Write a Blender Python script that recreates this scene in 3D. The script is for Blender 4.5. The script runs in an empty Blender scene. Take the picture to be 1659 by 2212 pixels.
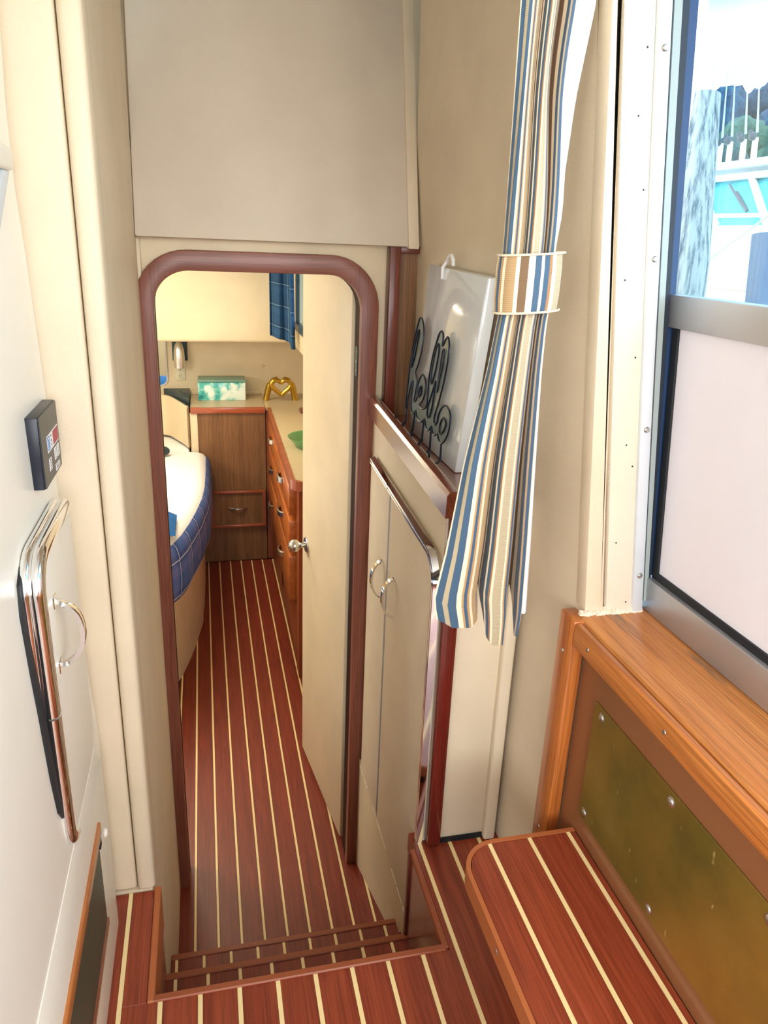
import bpy, bmesh, math, random
from mathutils import Vector, Matrix, noise
random.seed(7)
S = bpy.context.scene
COL = S.collection

# ------------------------------------------------------------------ camera
def make_camera():
    yaw, pitch, roll, fpx = 0.239551, 0.346067, 0.040958, 1624.1
    f = Vector((math.sin(yaw)*math.cos(pitch), math.cos(yaw)*math.cos(pitch), -math.sin(pitch)))
    r0 = Vector((math.cos(yaw), -math.sin(yaw), 0)); u0 = r0.cross(f)
    R = math.cos(roll)*r0 + math.sin(roll)*u0
    U = -math.sin(roll)*r0 + math.cos(roll)*u0
    cd = bpy.data.cameras.new('camera'); co = bpy.data.objects.new('camera', cd); COL.objects.link(co)
    M = Matrix((R, U, -f)).transposed().to_4x4(); M.translation = Vector((0, 0, 1.25))
    co.matrix_world = M
    cd.sensor_fit = 'VERTICAL'; cd.sensor_height = 24.0; cd.lens = 24.0*fpx/2212.0
    cd.clip_start = 0.02; cd.clip_end = 400
    S.camera = co
make_camera()

# ------------------------------------------------------------------ colour management, sky
S.view_settings.view_transform = 'Standard'
S.view_settings.look = 'None'
S.view_settings.gamma = 1.0
S.view_settings.use_curve_mapping = False
S.view_settings.exposure = 0.0

def L1(v):
    v /= 255.0
    return v/12.92 if v <= 0.04045 else ((v+0.055)/1.055)**2.4
def C(r, g, b): return (L1(r), L1(g), L1(b), 1.0)

SKY_STRENGTH = 5.0
def make_world():
    w = bpy.data.worlds.new('sky'); S.world = w; w.use_nodes = True
    nt = w.node_tree; N = nt.nodes; Lk = nt.links
    for n in list(N): N.remove(n)
    out = N.new('ShaderNodeOutputWorld'); bg = N.new('ShaderNodeBackground')
    tc = N.new('ShaderNodeTexCoord'); sep = N.new('ShaderNodeSeparateXYZ')
    Lk.new(tc.outputs['Generated'], sep.inputs[0])
    ramp = N.new('ShaderNodeValToRGB')
    ramp.color_ramp.elements[0].position = 0.15; ramp.color_ramp.elements[0].color = (0.80, 0.90, 0.98, 1)
    ramp.color_ramp.elements[1].position = 0.26; ramp.color_ramp.elements[1].color = (0.11, 0.30, 0.55, 1)
    Lk.new(sep.outputs['Z'], ramp.inputs[0])
    mp = N.new('ShaderNodeMapping'); mp.inputs['Scale'].default_value = (1, 1, 2.6)
    mp.inputs['Location'].default_value = (1.3, 0.7, 0.4)
    Lk.new(tc.outputs['Generated'], mp.inputs[0])
    nz = N.new('ShaderNodeTexNoise'); nz.inputs['Scale'].default_value = 2.6; nz.inputs['Detail'].default_value = 6
    Lk.new(mp.outputs[0], nz.inputs['Vector'])
    cr = N.new('ShaderNodeValToRGB')
    cr.color_ramp.elements[0].position = 0.46; cr.color_ramp.elements[1].position = 0.64
    Lk.new(nz.outputs['Fac'], cr.inputs[0])
    mx = N.new('ShaderNodeMixRGB'); mx.inputs['Color2'].default_value = (1, 1, 1, 1)
    Lk.new(cr.outputs[0], mx.inputs['Fac']); Lk.new(ramp.outputs[0], mx.inputs['Color1'])
    Lk.new(mx.outputs[0], bg.inputs['Color']); bg.inputs['Strength'].default_value = SKY_STRENGTH
    Lk.new(bg.outputs[0], out.inputs[0])
make_world()

# ------------------------------------------------------------------ lamps and daylight at the windows
def area(name, loc, target, sx, sy, power, col):
    d = bpy.data.lights.new(name, 'AREA'); d.shape = 'RECTANGLE'; d.size = sx; d.size_y = sy
    d.energy = power; d.color = col
    o = bpy.data.objects.new(name, d); COL.objects.link(o); o.location = loc
    o.rotation_euler = (Vector(target)-Vector(loc)).to_track_quat('-Z', 'Y').to_euler()
    return o
def portal(name, loc, target, sx, sy):
    o = area(name, loc, target, sx, sy, 1, (1, 1, 1)); o.data.cycles.is_portal = True
    return o
# daylight coming in through the saloon's windows behind and beside the viewer
area('daylight_saloon_left', (-1.72, -0.9, 1.42), (0.3, 0.0, 1.0), 2.2, 0.7, 55, (1.0, 0.97, 0.92))
area('daylight_saloon_aft', (-0.2, -2.45, 1.25), (0.0, 0.6, 0.7), 1.5, 1.2, 45, (1.0, 0.98, 0.95))
area('daylight_saloon_right', (0.74, -0.35, 1.45), (-0.4, 0.6, 0.9), 1.0, 0.7, 32, (1.0, 0.98, 0.94))
# unseen warm light added under the cabin ceiling, and daylight of its side windows
area('cabin_warm_light', (-0.35, 3.7, 1.24), (-0.35, 3.7, 0.0), 0.5, 0.5, 18, (1.0, 0.86, 0.62))
area('daylight_cabin_left', (-1.5, 3.0, 0.95), (0.3, 2.9, 0.3), 1.0, 0.4, 24, (1.0, 0.97, 0.9))
portal('door_portal', (0.80, 0.45, 1.5), (-0.3, 0.45, 1.35), 1.2, 0.9)

# ------------------------------------------------------------------ materials
def newmat(name):
    m = bpy.data.materials.new(name); m.use_nodes = True
    nt = m.node_tree; b = nt.nodes['Principled BSDF']
    return m, nt, b
def texco(nt, scale=(1, 1, 1), rand=True, rot=(0, 0, 0)):
    tc = nt.nodes.new('ShaderNodeTexCoord'); mp = nt.nodes.new('ShaderNodeMapping')
    mp.inputs['Scale'].default_value = scale; mp.inputs['Rotation'].default_value = rot
    src = tc.outputs['Object']
    if rand:
        oi = nt.nodes.new('ShaderNodeObjectInfo'); ml = nt.nodes.new('ShaderNodeMath'); ml.operation = 'MULTIPLY'
        ml.inputs[1].default_value = 37.0; nt.links.new(oi.outputs['Random'], ml.inputs[0])
        ad = nt.nodes.new('ShaderNodeVectorMath'); ad.operation = 'ADD'
        nt.links.new(src, ad.inputs[0]); nt.links.new(ml.outputs[0], ad.inputs[1]); src = ad.outputs[0]
    nt.links.new(src, mp.inputs[0])
    return mp.outputs[0]
def nz(nt, vec, scale, detail=4, rough=0.5):
    n = nt.nodes.new('ShaderNodeTexNoise'); n.inputs['Scale'].default_value = scale
    n.inputs['Detail'].default_value = detail; n.inputs['Roughness'].default_value = rough
    nt.links.new(vec, n.inputs['Vector']); return n.outputs['Fac']
def ramp(nt, fac, stops, const=False):
    r = nt.nodes.new('ShaderNodeValToRGB'); e = r.color_ramp.elements
    if const: r.color_ramp.interpolation = 'CONSTANT'
    while len(e) < len(stops): e.new(0.5)
    for el, (p, c) in zip(e, stops): el.position = p; el.color = c
    nt.links.new(fac, r.inputs[0]); return r.outputs[0]
def bump(nt, b, h, strength, dist=0.01):
    bp = nt.nodes.new('ShaderNodeBump'); bp.inputs['Strength'].default_value = strength
    bp.inputs['Distance'].default_value = dist
    nt.links.new(h, bp.inputs['Height']); nt.links.new(bp.outputs[0], b.inputs['Normal'])
def plain(name, col, rough=0.5, metal=0.0, mott=0.0, bmp=0.0, bscale=300, coat=0.0):
    m, nt, b = newmat(name)
    b.inputs['Roughness'].default_value = rough; b.inputs['Metallic'].default_value = metal
    b.inputs['Coat Weight'].default_value = coat
    if mott > 0:
        v = texco(nt, rand=False); f = nz(nt, v, 6, 5)
        lo = tuple(x*(1-mott) for x in col[:3])+(1,); hi = tuple(min(1, x*(1+mott*.6)) for x in col[:3])+(1,)
        nt.links.new(ramp(nt, f, [(0.3, lo), (0.7, hi)]), b.inputs['Base Color'])
    else:
        v = texco(nt, rand=False); f = nz(nt, v, 40, 2)
        lo = tuple(x*0.97 for x in col[:3])+(1,)
        nt.links.new(ramp(nt, f, [(0.3, lo), (0.7, col)]), b.inputs['Base Color'])
    if bmp > 0: bump(nt, b, nz(nt, v, bscale, 3), bmp, 0.002)
    return m
def wood(name, dark, light, axis='y', rough=0.35, grain=1.0, coat=0.0, var=0.12):
    m, nt, b = newmat(name)
    k = {'x': (2.0, 60, 60), 'y': (60, 2.0, 60), 'z': (60, 60, 2.0)}[axis]
    v = texco(nt, k); f1 = nz(nt, v, 1.0*grain, 6, 0.6)
    k2 = {'x': (8, 420, 420), 'y': (420, 8, 420), 'z': (420, 420, 8)}[axis]
    v2 = texco(nt, k2); f2 = nz(nt, v2, 1.0, 2, 0.5)
    col = ramp(nt, f1, [(0.25, dark), (0.72, light)])
    mx = nt.nodes.new('ShaderNodeMixRGB'); mx.blend_type = 'MULTIPLY'; mx.inputs['Fac'].default_value = 0.55
    pores = ramp(nt, f2, [(0.38, (0.45, 0.42, 0.40, 1)), (0.55, (1, 1, 1, 1))])
    nt.links.new(col, mx.inputs['Color1']); nt.links.new(pores, mx.inputs['Color2'])
    oi = nt.nodes.new('ShaderNodeObjectInfo'); hs = nt.nodes.new('ShaderNodeHueSaturation')
    mr = nt.nodes.new('ShaderNodeMapRange'); mr.inputs['To Min'].default_value = 1-var; mr.inputs['To Max'].default_value = 1+var
    nt.links.new(oi.outputs['Random'], mr.inputs['Value']); nt.links.new(mr.outputs[0], hs.inputs['Value'])
    nt.links.new(mx.outputs[0], hs.inputs['Color']); nt.links.new(hs.outputs[0], b.inputs['Base Color'])
    b.inputs['Roughness'].default_value = rough; b.inputs['Coat Weight'].default_value = coat
    b.inputs['Coat Roughness'].default_value = 0.2
    bump(nt, b, f2, 0.12, 0.001)
    return m

M = {}
M['vinyl'] = plain('cream_vinyl', C(222, 206, 178), 0.55, mott=0.07, bmp=0.25, bscale=260)
M['vinyl_warm'] = plain('cabin_vinyl', C(224, 206, 170), 0.5, mott=0.06, bmp=0.15, bscale=260)
M['vinyl_pebble'] = plain('pebbled_vinyl', C(226, 214, 192), 0.55, mott=0.05, bmp=0.6, bscale=420)
M['panel_grey'] = plain('grey_cream_fabric', C(212, 200, 180), 0.8, mott=0.05, bmp=0.3, bscale=500)
M['laminate'] = plain('white_laminate', C(240, 236, 222), 0.3, mott=0.03)
M['headliner'] = plain('headliner', C(228, 224, 214), 0.7)
M['teak_floor'] = wood('teak_floor', C(124, 44, 25), C(160, 74, 45), 'y', 0.38, 1.0, 0, 0.06)
M['teak_tread'] = wood('teak_tread', C(114, 38, 20), C(140, 56, 32), 'y', 0.42, 1.0, 0, 0.06)
M['holly'] = plain('holly_strip', C(246, 222, 162), 0.4, mott=0.08)
M['nosing'] = plain('brown_nosing', C(150, 78, 46), 0.42)
M['nosing_step'] = plain('tan_nosing', C(176, 100, 56), 0.42)
M['mahogany_z'] = wood('mahogany_upright', C(98, 42, 30), C(132, 64, 48), 'z', 0.35, 0.8, 0.2)
M['frame_wood'] = wood('door_frame_wood', C(112, 60, 44), C(142, 84, 66), 'z', 0.4, 0.35, 0.1)
M['jamb_shade'] = wood('shaded_jamb_wood', C(38, 18, 12), C(56, 28, 18), 'z', 0.7, 0.5)  # jamb's shadow put into the wood colour, far darker than the frame
M['jamb_shade'].node_tree.nodes['Principled BSDF'].inputs['Specular IOR Level'].default_value = 0.15
M['frame_wood_x'] = wood('door_frame_head_wood', C(112, 60, 44), C(142, 84, 66), 'x', 0.4, 0.35, 0.1)
M['mahogany_x'] = wood('mahogany_level', C(98, 42, 30), C(132, 64, 48), 'x', 0.35, 0.8, 0.2)
M['mahogany_y'] = wood('mahogany_rail', C(112, 52, 34), C(152, 80, 54), 'y', 0.2, 0.8, 0.7)
M['cherry_z'] = wood('cherry_post', C(92, 26, 18), C(120, 40, 28), 'z', 0.25, 0.7, 0.6)
M['oak_y'] = wood('varnished_teak_rail', C(170, 92, 36), C(208, 130, 62), 'y', 0.3, 0.9, 0.5, 0.05)
M['oak_z'] = wood('varnished_teak_post', C(166, 86, 34), C(204, 122, 56), 'z', 0.3, 0.9, 0.5, 0.05)
M['cabin_teak_z'] = wood('cabin_teak_panel', C(112, 76, 44), C(150, 106, 66), 'z', 0.45, 0.6)
M['cabin_cherry_y'] = wood('cabin_drawer_wood', C(168, 86, 36), C(206, 118, 56), 'y', 0.3, 0.6, 0.4)
M['cabin_cherry_z'] = wood('cabin_post_wood', C(120, 56, 30), C(164, 84, 48), 'z', 0.3, 0.6, 0.4)
M['cabin_edge_x'] = wood('cabin_edge_wood', C(140, 66, 40), C(176, 92, 58), 'x', 0.3, 0.6, 0.4)
M['formica'] = plain('beige_counter', C(196, 178, 144), 0.35)
M['brown_lam'] = plain('brown_laminate', C(134, 86, 54), 0.28, mott=0.04, coat=0.2)
M['chrome'] = plain('chrome', (0.86, 0.86, 0.86, 1), 0.07, 1.0)
M['steel'] = plain('brushed_steel', (0.62, 0.62, 0.60, 1), 0.25, 1.0)
M['steel_bright'] = plain('bright_steel', (0.85, 0.85, 0.85, 1), 0.28, 1.0)
M['alu'] = plain('aluminium', C(188, 188, 190), 0.42, 0.75, mott=0.08)
M['alu_pale'] = plain('pale_aluminium', C(214, 222, 228), 0.45, 0.3)
M['seal'] = plain('black_rubber', C(20, 24, 28), 0.6)
M['grey_channel'] = plain('grey_green_channel', C(150, 162, 160), 0.5)
M['navy'] = plain('navy_gasket', C(20, 32, 46), 0.6)
M['bluemetal'] = plain('blue_grey_frame', C(32, 60, 98), 0.5, 0.2)
M['door_panel'] = plain('white_door_panel', C(226, 222, 228), 0.4, mott=0.02, bmp=0.1, bscale=200)
M['black'] = plain('black_plastic', C(44, 48, 50), 0.35)
M['black_edge'] = plain('dark_navy_plastic', C(24, 30, 44), 0.35)
M['red'] = plain('red_print', C(176, 54, 74), 0.5)
M['white'] = plain('white_print', C(244, 244, 244), 0.5)
M['bluep'] = plain('blue_print', C(70, 130, 200), 0.5)
M['ink'] = plain('ink_print', C(40, 40, 40), 0.5)
M['green_gloss'] = plain('dark_green_gloss', C(52, 72, 62), 0.38)
M['white_plastic'] = plain('white_gloss_board', C(222, 228, 230), 0.12, coat=0.5)
M['wire'] = plain('dark_wire', C(22, 38, 56), 0.3, 0.4)
M['sheet'] = plain('white_sheet', C(246, 246, 246), 0.8, bmp=0.2, bscale=60)
M['blue_knit'] = plain('blue_knit', C(28, 100, 170), 0.9, bmp=0.5, bscale=90)
M['dark_teal'] = plain('dark_teal', C(36, 60, 66), 0.4)
M['outlet'] = plain('ivory_plastic', C(224, 216, 186), 0.4)
M['gold'] = plain('gold', C(206, 168, 70), 0.22, 1.0)
M['green_dish'] = plain('green_dish', C(90, 150, 90), 0.25)
M['lining'] = plain('white_lining', C(244, 240, 236), 0.85)
M['gel_white'] = plain('white_gelcoat', C(246, 246, 240), 0.35)
M['boat_glass'] = plain('teal_window', C(90, 196, 206), 0.15, mott=0.25)
M['rod_blank'] = plain('grey_rod', C(190, 205, 210), 0.4)
M['rod_dark'] = plain('dark_reel', C(70, 80, 84), 0.4)
M['bluegrey'] = plain('bluegrey_post', C(120, 138, 160), 0.6, mott=0.1)
M['water'] = plain('harbour_water', C(120, 150, 160), 0.1)
M['tear_and_glint'] = plain('torn_edge_and_glint', C(226, 210, 188), 0.7)  # torn jamb edge, and the painted glint under the cabinet doors
M['mirror'] = plain('mirror', (0.8, 0.9, 0.95, 1), 0.03, 1.0)
M['stone_top'] = plain('box_lid', C(110, 150, 132), 0.3, mott=0.2)

def mat_brass():
    m, nt, b = newmat('aged_brass'); v = texco(nt, rand=False)
    f = nz(nt, v, 7, 6, 0.6); g = nz(nt, v, 2.2, 2)
    c1 = ramp(nt, f, [(0.3, C(88, 72, 20)), (0.55, C(138, 108, 40)), (0.75, C(156, 134, 70))])
    c2 = ramp(nt, g, [(0.42, C(94, 94, 38)), (0.62, C(164, 112, 46))])
    mx = nt.nodes.new('ShaderNodeMixRGB'); mx.inputs['Fac'].default_value = 0.5
    nt.links.new(c1, mx.inputs['Color1']); nt.links.new(c2, mx.inputs['Color2'])
    vs = texco(nt, (30, 60, 22), rand=False); sp = nz(nt, vs, 1.0, 3, 0.5)
    ms = nt.nodes.new('ShaderNodeMixRGB'); ms.inputs['Color2'].default_value = C(196, 176, 110)
    nt.links.new(ramp(nt, sp, [(0.70, (0, 0, 0, 1)), (0.76, (0.8, 0.8, 0.8, 1))]), ms.inputs['Fac'])
    nt.links.new(mx.outputs[0], ms.inputs['Color1']); mx = ms
    nt.links.new(mx.outputs[0], b.inputs['Base Color']); b.inputs['Metallic'].default_value = 0.35
    b.inputs['Roughness'].default_value = 0.42; bump(nt, b, f, 0.1, 0.002)
    return m
M['brass'] = mat_brass()
def mat_sill():
    m = wood('weathered_sill', C(178, 104, 44), C(212, 142, 76), 'y', 0.35, 0.9, 0.3, 0.03); nt = m.node_tree
    b = nt.nodes['Principled BSDF']; src = b.inputs['Base Color'].links[0].from_socket
    v = texco(nt, (30, 4, 10), rand=False); f = nz(nt, v, 1.0, 5, 0.6)
    st = ramp(nt, f, [(0.60, (0, 0, 0, 1)), (0.70, (1, 1, 1, 1))])
    mx = nt.nodes.new('ShaderNodeMixRGB'); mx.inputs['Color2'].default_value = C(120, 92, 70)
    nt.links.new(st, mx.inputs['Fac']); nt.links.new(src, mx.inputs['Color1']); nt.links.new(mx.outputs[0], b.inputs['Base Color'])
    return m
M['sill'] = mat_sill()
def mat_marble():
    m, nt, b = newmat('turquoise_marble'); v = texco(nt, (1, 1, 1), rand=False)
    f = nz(nt, v, 11, 6, 0.6)
    nt.links.new(ramp(nt, f, [(0.34, C(20, 130, 130)), (0.45, C(90, 190, 180)), (0.55, C(224, 240, 230)), (0.75, C(244, 250, 244))]), b.inputs['Base Color'])
    b.inputs['Roughness'].default_value = 0.2; return m
M['marble'] = mat_marble()
def mat_uvstripe():
    """woven stripes; UV.x is the distance across the cloth in metres"""
    m, nt, b = newmat('striped_cloth')
    uv = nt.nodes.new('ShaderNodeUVMap'); uv.uv_map = 'UVMap'
    sp = nt.nodes.new('ShaderNodeSeparateXYZ'); nt.links.new(uv.outputs[0], sp.inputs[0])
    md = nt.nodes.new('ShaderNodeMath'); md.operation = 'DIVIDE'; md.inputs[1].default_value = 0.2525
    fr = nt.nodes.new('ShaderNodeMath'); fr.operation = 'FRACT'
    nt.links.new(sp.outputs[0], md.inputs[0]); nt.links.new(md.outputs[0], fr.inputs[0])
    cr, bl, gr, br, oc, tn = C(240, 226, 194), C(62, 92, 118), C(186, 172, 140), C(168, 122, 80), C(190, 150, 100), C(180, 148, 104)
    dk = C(120, 92, 62)
    pat = [(cr, 3), (bl, 14), (gr, 10), (bl, 15), (cr, 9), (oc, 4), (bl, 6), (oc, 4), (cr, 6), (tn, 18), (cr, 5), (dk, 10), (cr, 8), (bl, 8), (cr, 4), (bl, 6), (br, 4), (cr, 6), (gr, 17), (cr, 4), (oc, 3), (bl, 6), (br, 4), (cr, 2), (tn, 10), (dk, 20), (cr, 11), (bl, 12), (tn, 6), (bl, 12), (cr, 5)]
    tot = sum(w for _, w in pat); acc = 0; stops = []
    for c, w in pat: stops.append((acc/tot, c)); acc += w
    col = ramp(nt, fr.outputs[0], stops, True)
    wv = nt.nodes.new('ShaderNodeTexWave'); wv.bands_direction = 'Y'; wv.inputs['Scale'].default_value = 110
    nt.links.new(uv.outputs[0], wv.inputs['Vector'])
    mx = nt.nodes.new('ShaderNodeMixRGB'); mx.blend_type = 'MULTIPLY'; mx.inputs['Fac'].default_value = 0.22
    nt.links.new(col, mx.inputs['Color1']); nt.links.new(wv.outputs['Color'], mx.inputs['Color2'])
    nt.links.new(mx.outputs[0], b.inputs['Base Color']); b.inputs['Roughness'].default_value = 0.75
    b.inputs['Sheen Weight'].default_value = 0.2
    return m
M['stripe'] = mat_uvstripe()
def mat_plaid(name, base, dark, light, line, s):
    m, nt, b = newmat(name)
    uv = nt.nodes.new('ShaderNodeUVMap'); uv.uv_map = 'UVMap'
    sp = nt.nodes.new('ShaderNodeSeparateXYZ'); nt.links.new(uv.outputs[0], sp.inputs[0])
    def band(sock, k):
        md = nt.nodes.new('ShaderNodeMath'); md.operation = 'MULTIPLY'; md.inputs[1].default_value = k
        fr = nt.nodes.new('ShaderNodeMath'); fr.operation = 'FRACT'
        nt.links.new(sock, md.inputs[0]); nt.links.new(md.outputs[0], fr.inputs[0])
        return fr.outputs[0]
    x = band(sp.outputs[0], s); y = band(sp.outputs[1], s)
    cx = ramp(nt, x, [(0, base), (0.3, dark), (0.55, base), (0.62, light), (0.85, base)], True)
    cy = ramp(nt, y, [(0, base), (0.3, dark), (0.55, base), (0.62, light), (0.85, base)], True)
    mx = nt.nodes.new('ShaderNodeMixRGB'); mx.inputs['Fac'].default_value = 0.5
    nt.links.new(cx, mx.inputs['Color1']); nt.links.new(cy, mx.inputs['Color2'])
    k, w = (0, 0, 0, 1), (1, 1, 1, 1)
    lx = ramp(nt, x, [(0, k), (0.44, w), (0.475, k)], True); ly = ramp(nt, y, [(0, k), (0.44, w), (0.475, k)], True)
    mm = nt.nodes.new('ShaderNodeMath'); mm.operation = 'MAXIMUM'
    nt.links.new(lx, mm.inputs[0]); nt.links.new(ly, mm.inputs[1])
    m2 = nt.nodes.new('ShaderNodeMixRGB'); m2.inputs['Color2'].default_value = line
    nt.links.new(mm.outputs[0], m2.inputs['Fac']); nt.links.new(mx.outputs[0], m2.inputs['Color1'])
    nt.links.new(m2.outputs[0], b.inputs['Base Color']); b.inputs['Roughness'].default_value = 0.85
    return m
M['plaid'] = mat_plaid('blue_plaid', C(74, 108, 178), C(46, 80, 146), C(112, 122, 190), C(200, 206, 222), 6.0)
M['plaid_curtain'] = mat_plaid('dark_blue_plaid', C(22, 62, 96), C(18, 50, 80), C(30, 76, 112), C(96, 128, 146), 9.0)
def mat_glass(name, tint=(1, 1, 1, 1), refl=0.06):
    m, nt, b = newmat(name); N = nt.nodes
    out = N['Material Output']; t = N.new('ShaderNodeBsdfTransparent'); t.inputs[0].default_value = tint
    g = N.new('ShaderNodeBsdfGlossy'); g.inputs['Roughness'].default_value = 0.02
    mx = N.new('ShaderNodeMixShader'); mx.inputs[0].default_value = refl
    nt.links.new(t.outputs[0], mx.inputs[1]); nt.links.new(g.outputs[0], mx.inputs[2])
    nt.links.new(mx.outputs[0], out.inputs[0]); return m
M['glass'] = mat_glass('window_glass', (0.93, 0.98, 0.98, 1))
def mat_net():
    m, nt, b = newmat('wire_net'); N = nt.nodes; out = N['Material Output']
    b.inputs['Base Color'].default_value = C(96, 116, 120); b.inputs['Roughness'].default_value = 0.35; b.inputs['Metallic'].default_value = 0.4
    v = texco(nt, (0, 1, 1), rand=False, rot=(math.radians(45), 0, 0))
    w1 = N.new('ShaderNodeTexWave'); w1.inputs['Scale'].default_value = 110; w1.bands_direction = 'Y'
    w2 = N.new('ShaderNodeTexWave'); w2.inputs['Scale'].default_value = 110; w2.bands_direction = 'Z'
    nt.links.new(v, w1.inputs['Vector']); nt.links.new(v, w2.inputs['Vector'])
    mm = N.new('ShaderNodeMath'); mm.operation = 'MAXIMUM'; nt.links.new(w1.outputs['Fac'], mm.inputs[0]); nt.links.new(w2.outputs['Fac'], mm.inputs[1])
    gt = N.new('ShaderNodeMath'); gt.operation = 'GREATER_THAN'; gt.inputs[1].default_value = 0.55
    nt.links.new(mm.outputs[0], gt.inputs[0])
    t = N.new('ShaderNodeBsdfTransparent'); mx = N.new('ShaderNodeMixShader')
    nt.links.new(gt.outputs[0], mx.inputs[0]); nt.links.new(t.outputs[0], mx.inputs[1]); nt.links.new(b.outputs[0], mx.inputs[2])
    nt.links.new(mx.outputs[0], out.inputs[0]); return m
M['net'] = mat_net()
M['leaf'] = None
def mat_leaf(i, a, c):
    m, nt, b = newmat('tree_foliage_%d' % i); v = texco(nt, rand=True)
    f = nz(nt, v, 1.6, 6, 0.7); nt.links.new(ramp(nt, f, [(0.35, a), (0.65, c)]), b.inputs['Base Color'])
    b.inputs['Roughness'].default_value = 0.8; return m
LEAF = [mat_leaf(0, C(10, 52, 60), C(52, 104, 92)), mat_leaf(1, C(8, 50, 84), C(34, 92, 116)), mat_leaf(2, C(20, 72, 66), C(70, 118, 92))]
def mat_pile():
    m, nt, b = newmat('weathered_pile'); v = texco(nt, (40, 40, 3)); f = nz(nt, v, 1.0, 6, 0.7)
    nt.links.new(ramp(nt, f, [(0.36, C(96, 110, 116)), (0.55, C(196, 200, 190))]), b.inputs['Base Color'])
    b.inputs['Roughness'].default_value = 0.9; bump(nt, b, f, 0.5, 0.02); return m
M['pile'] = mat_pile()

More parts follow.
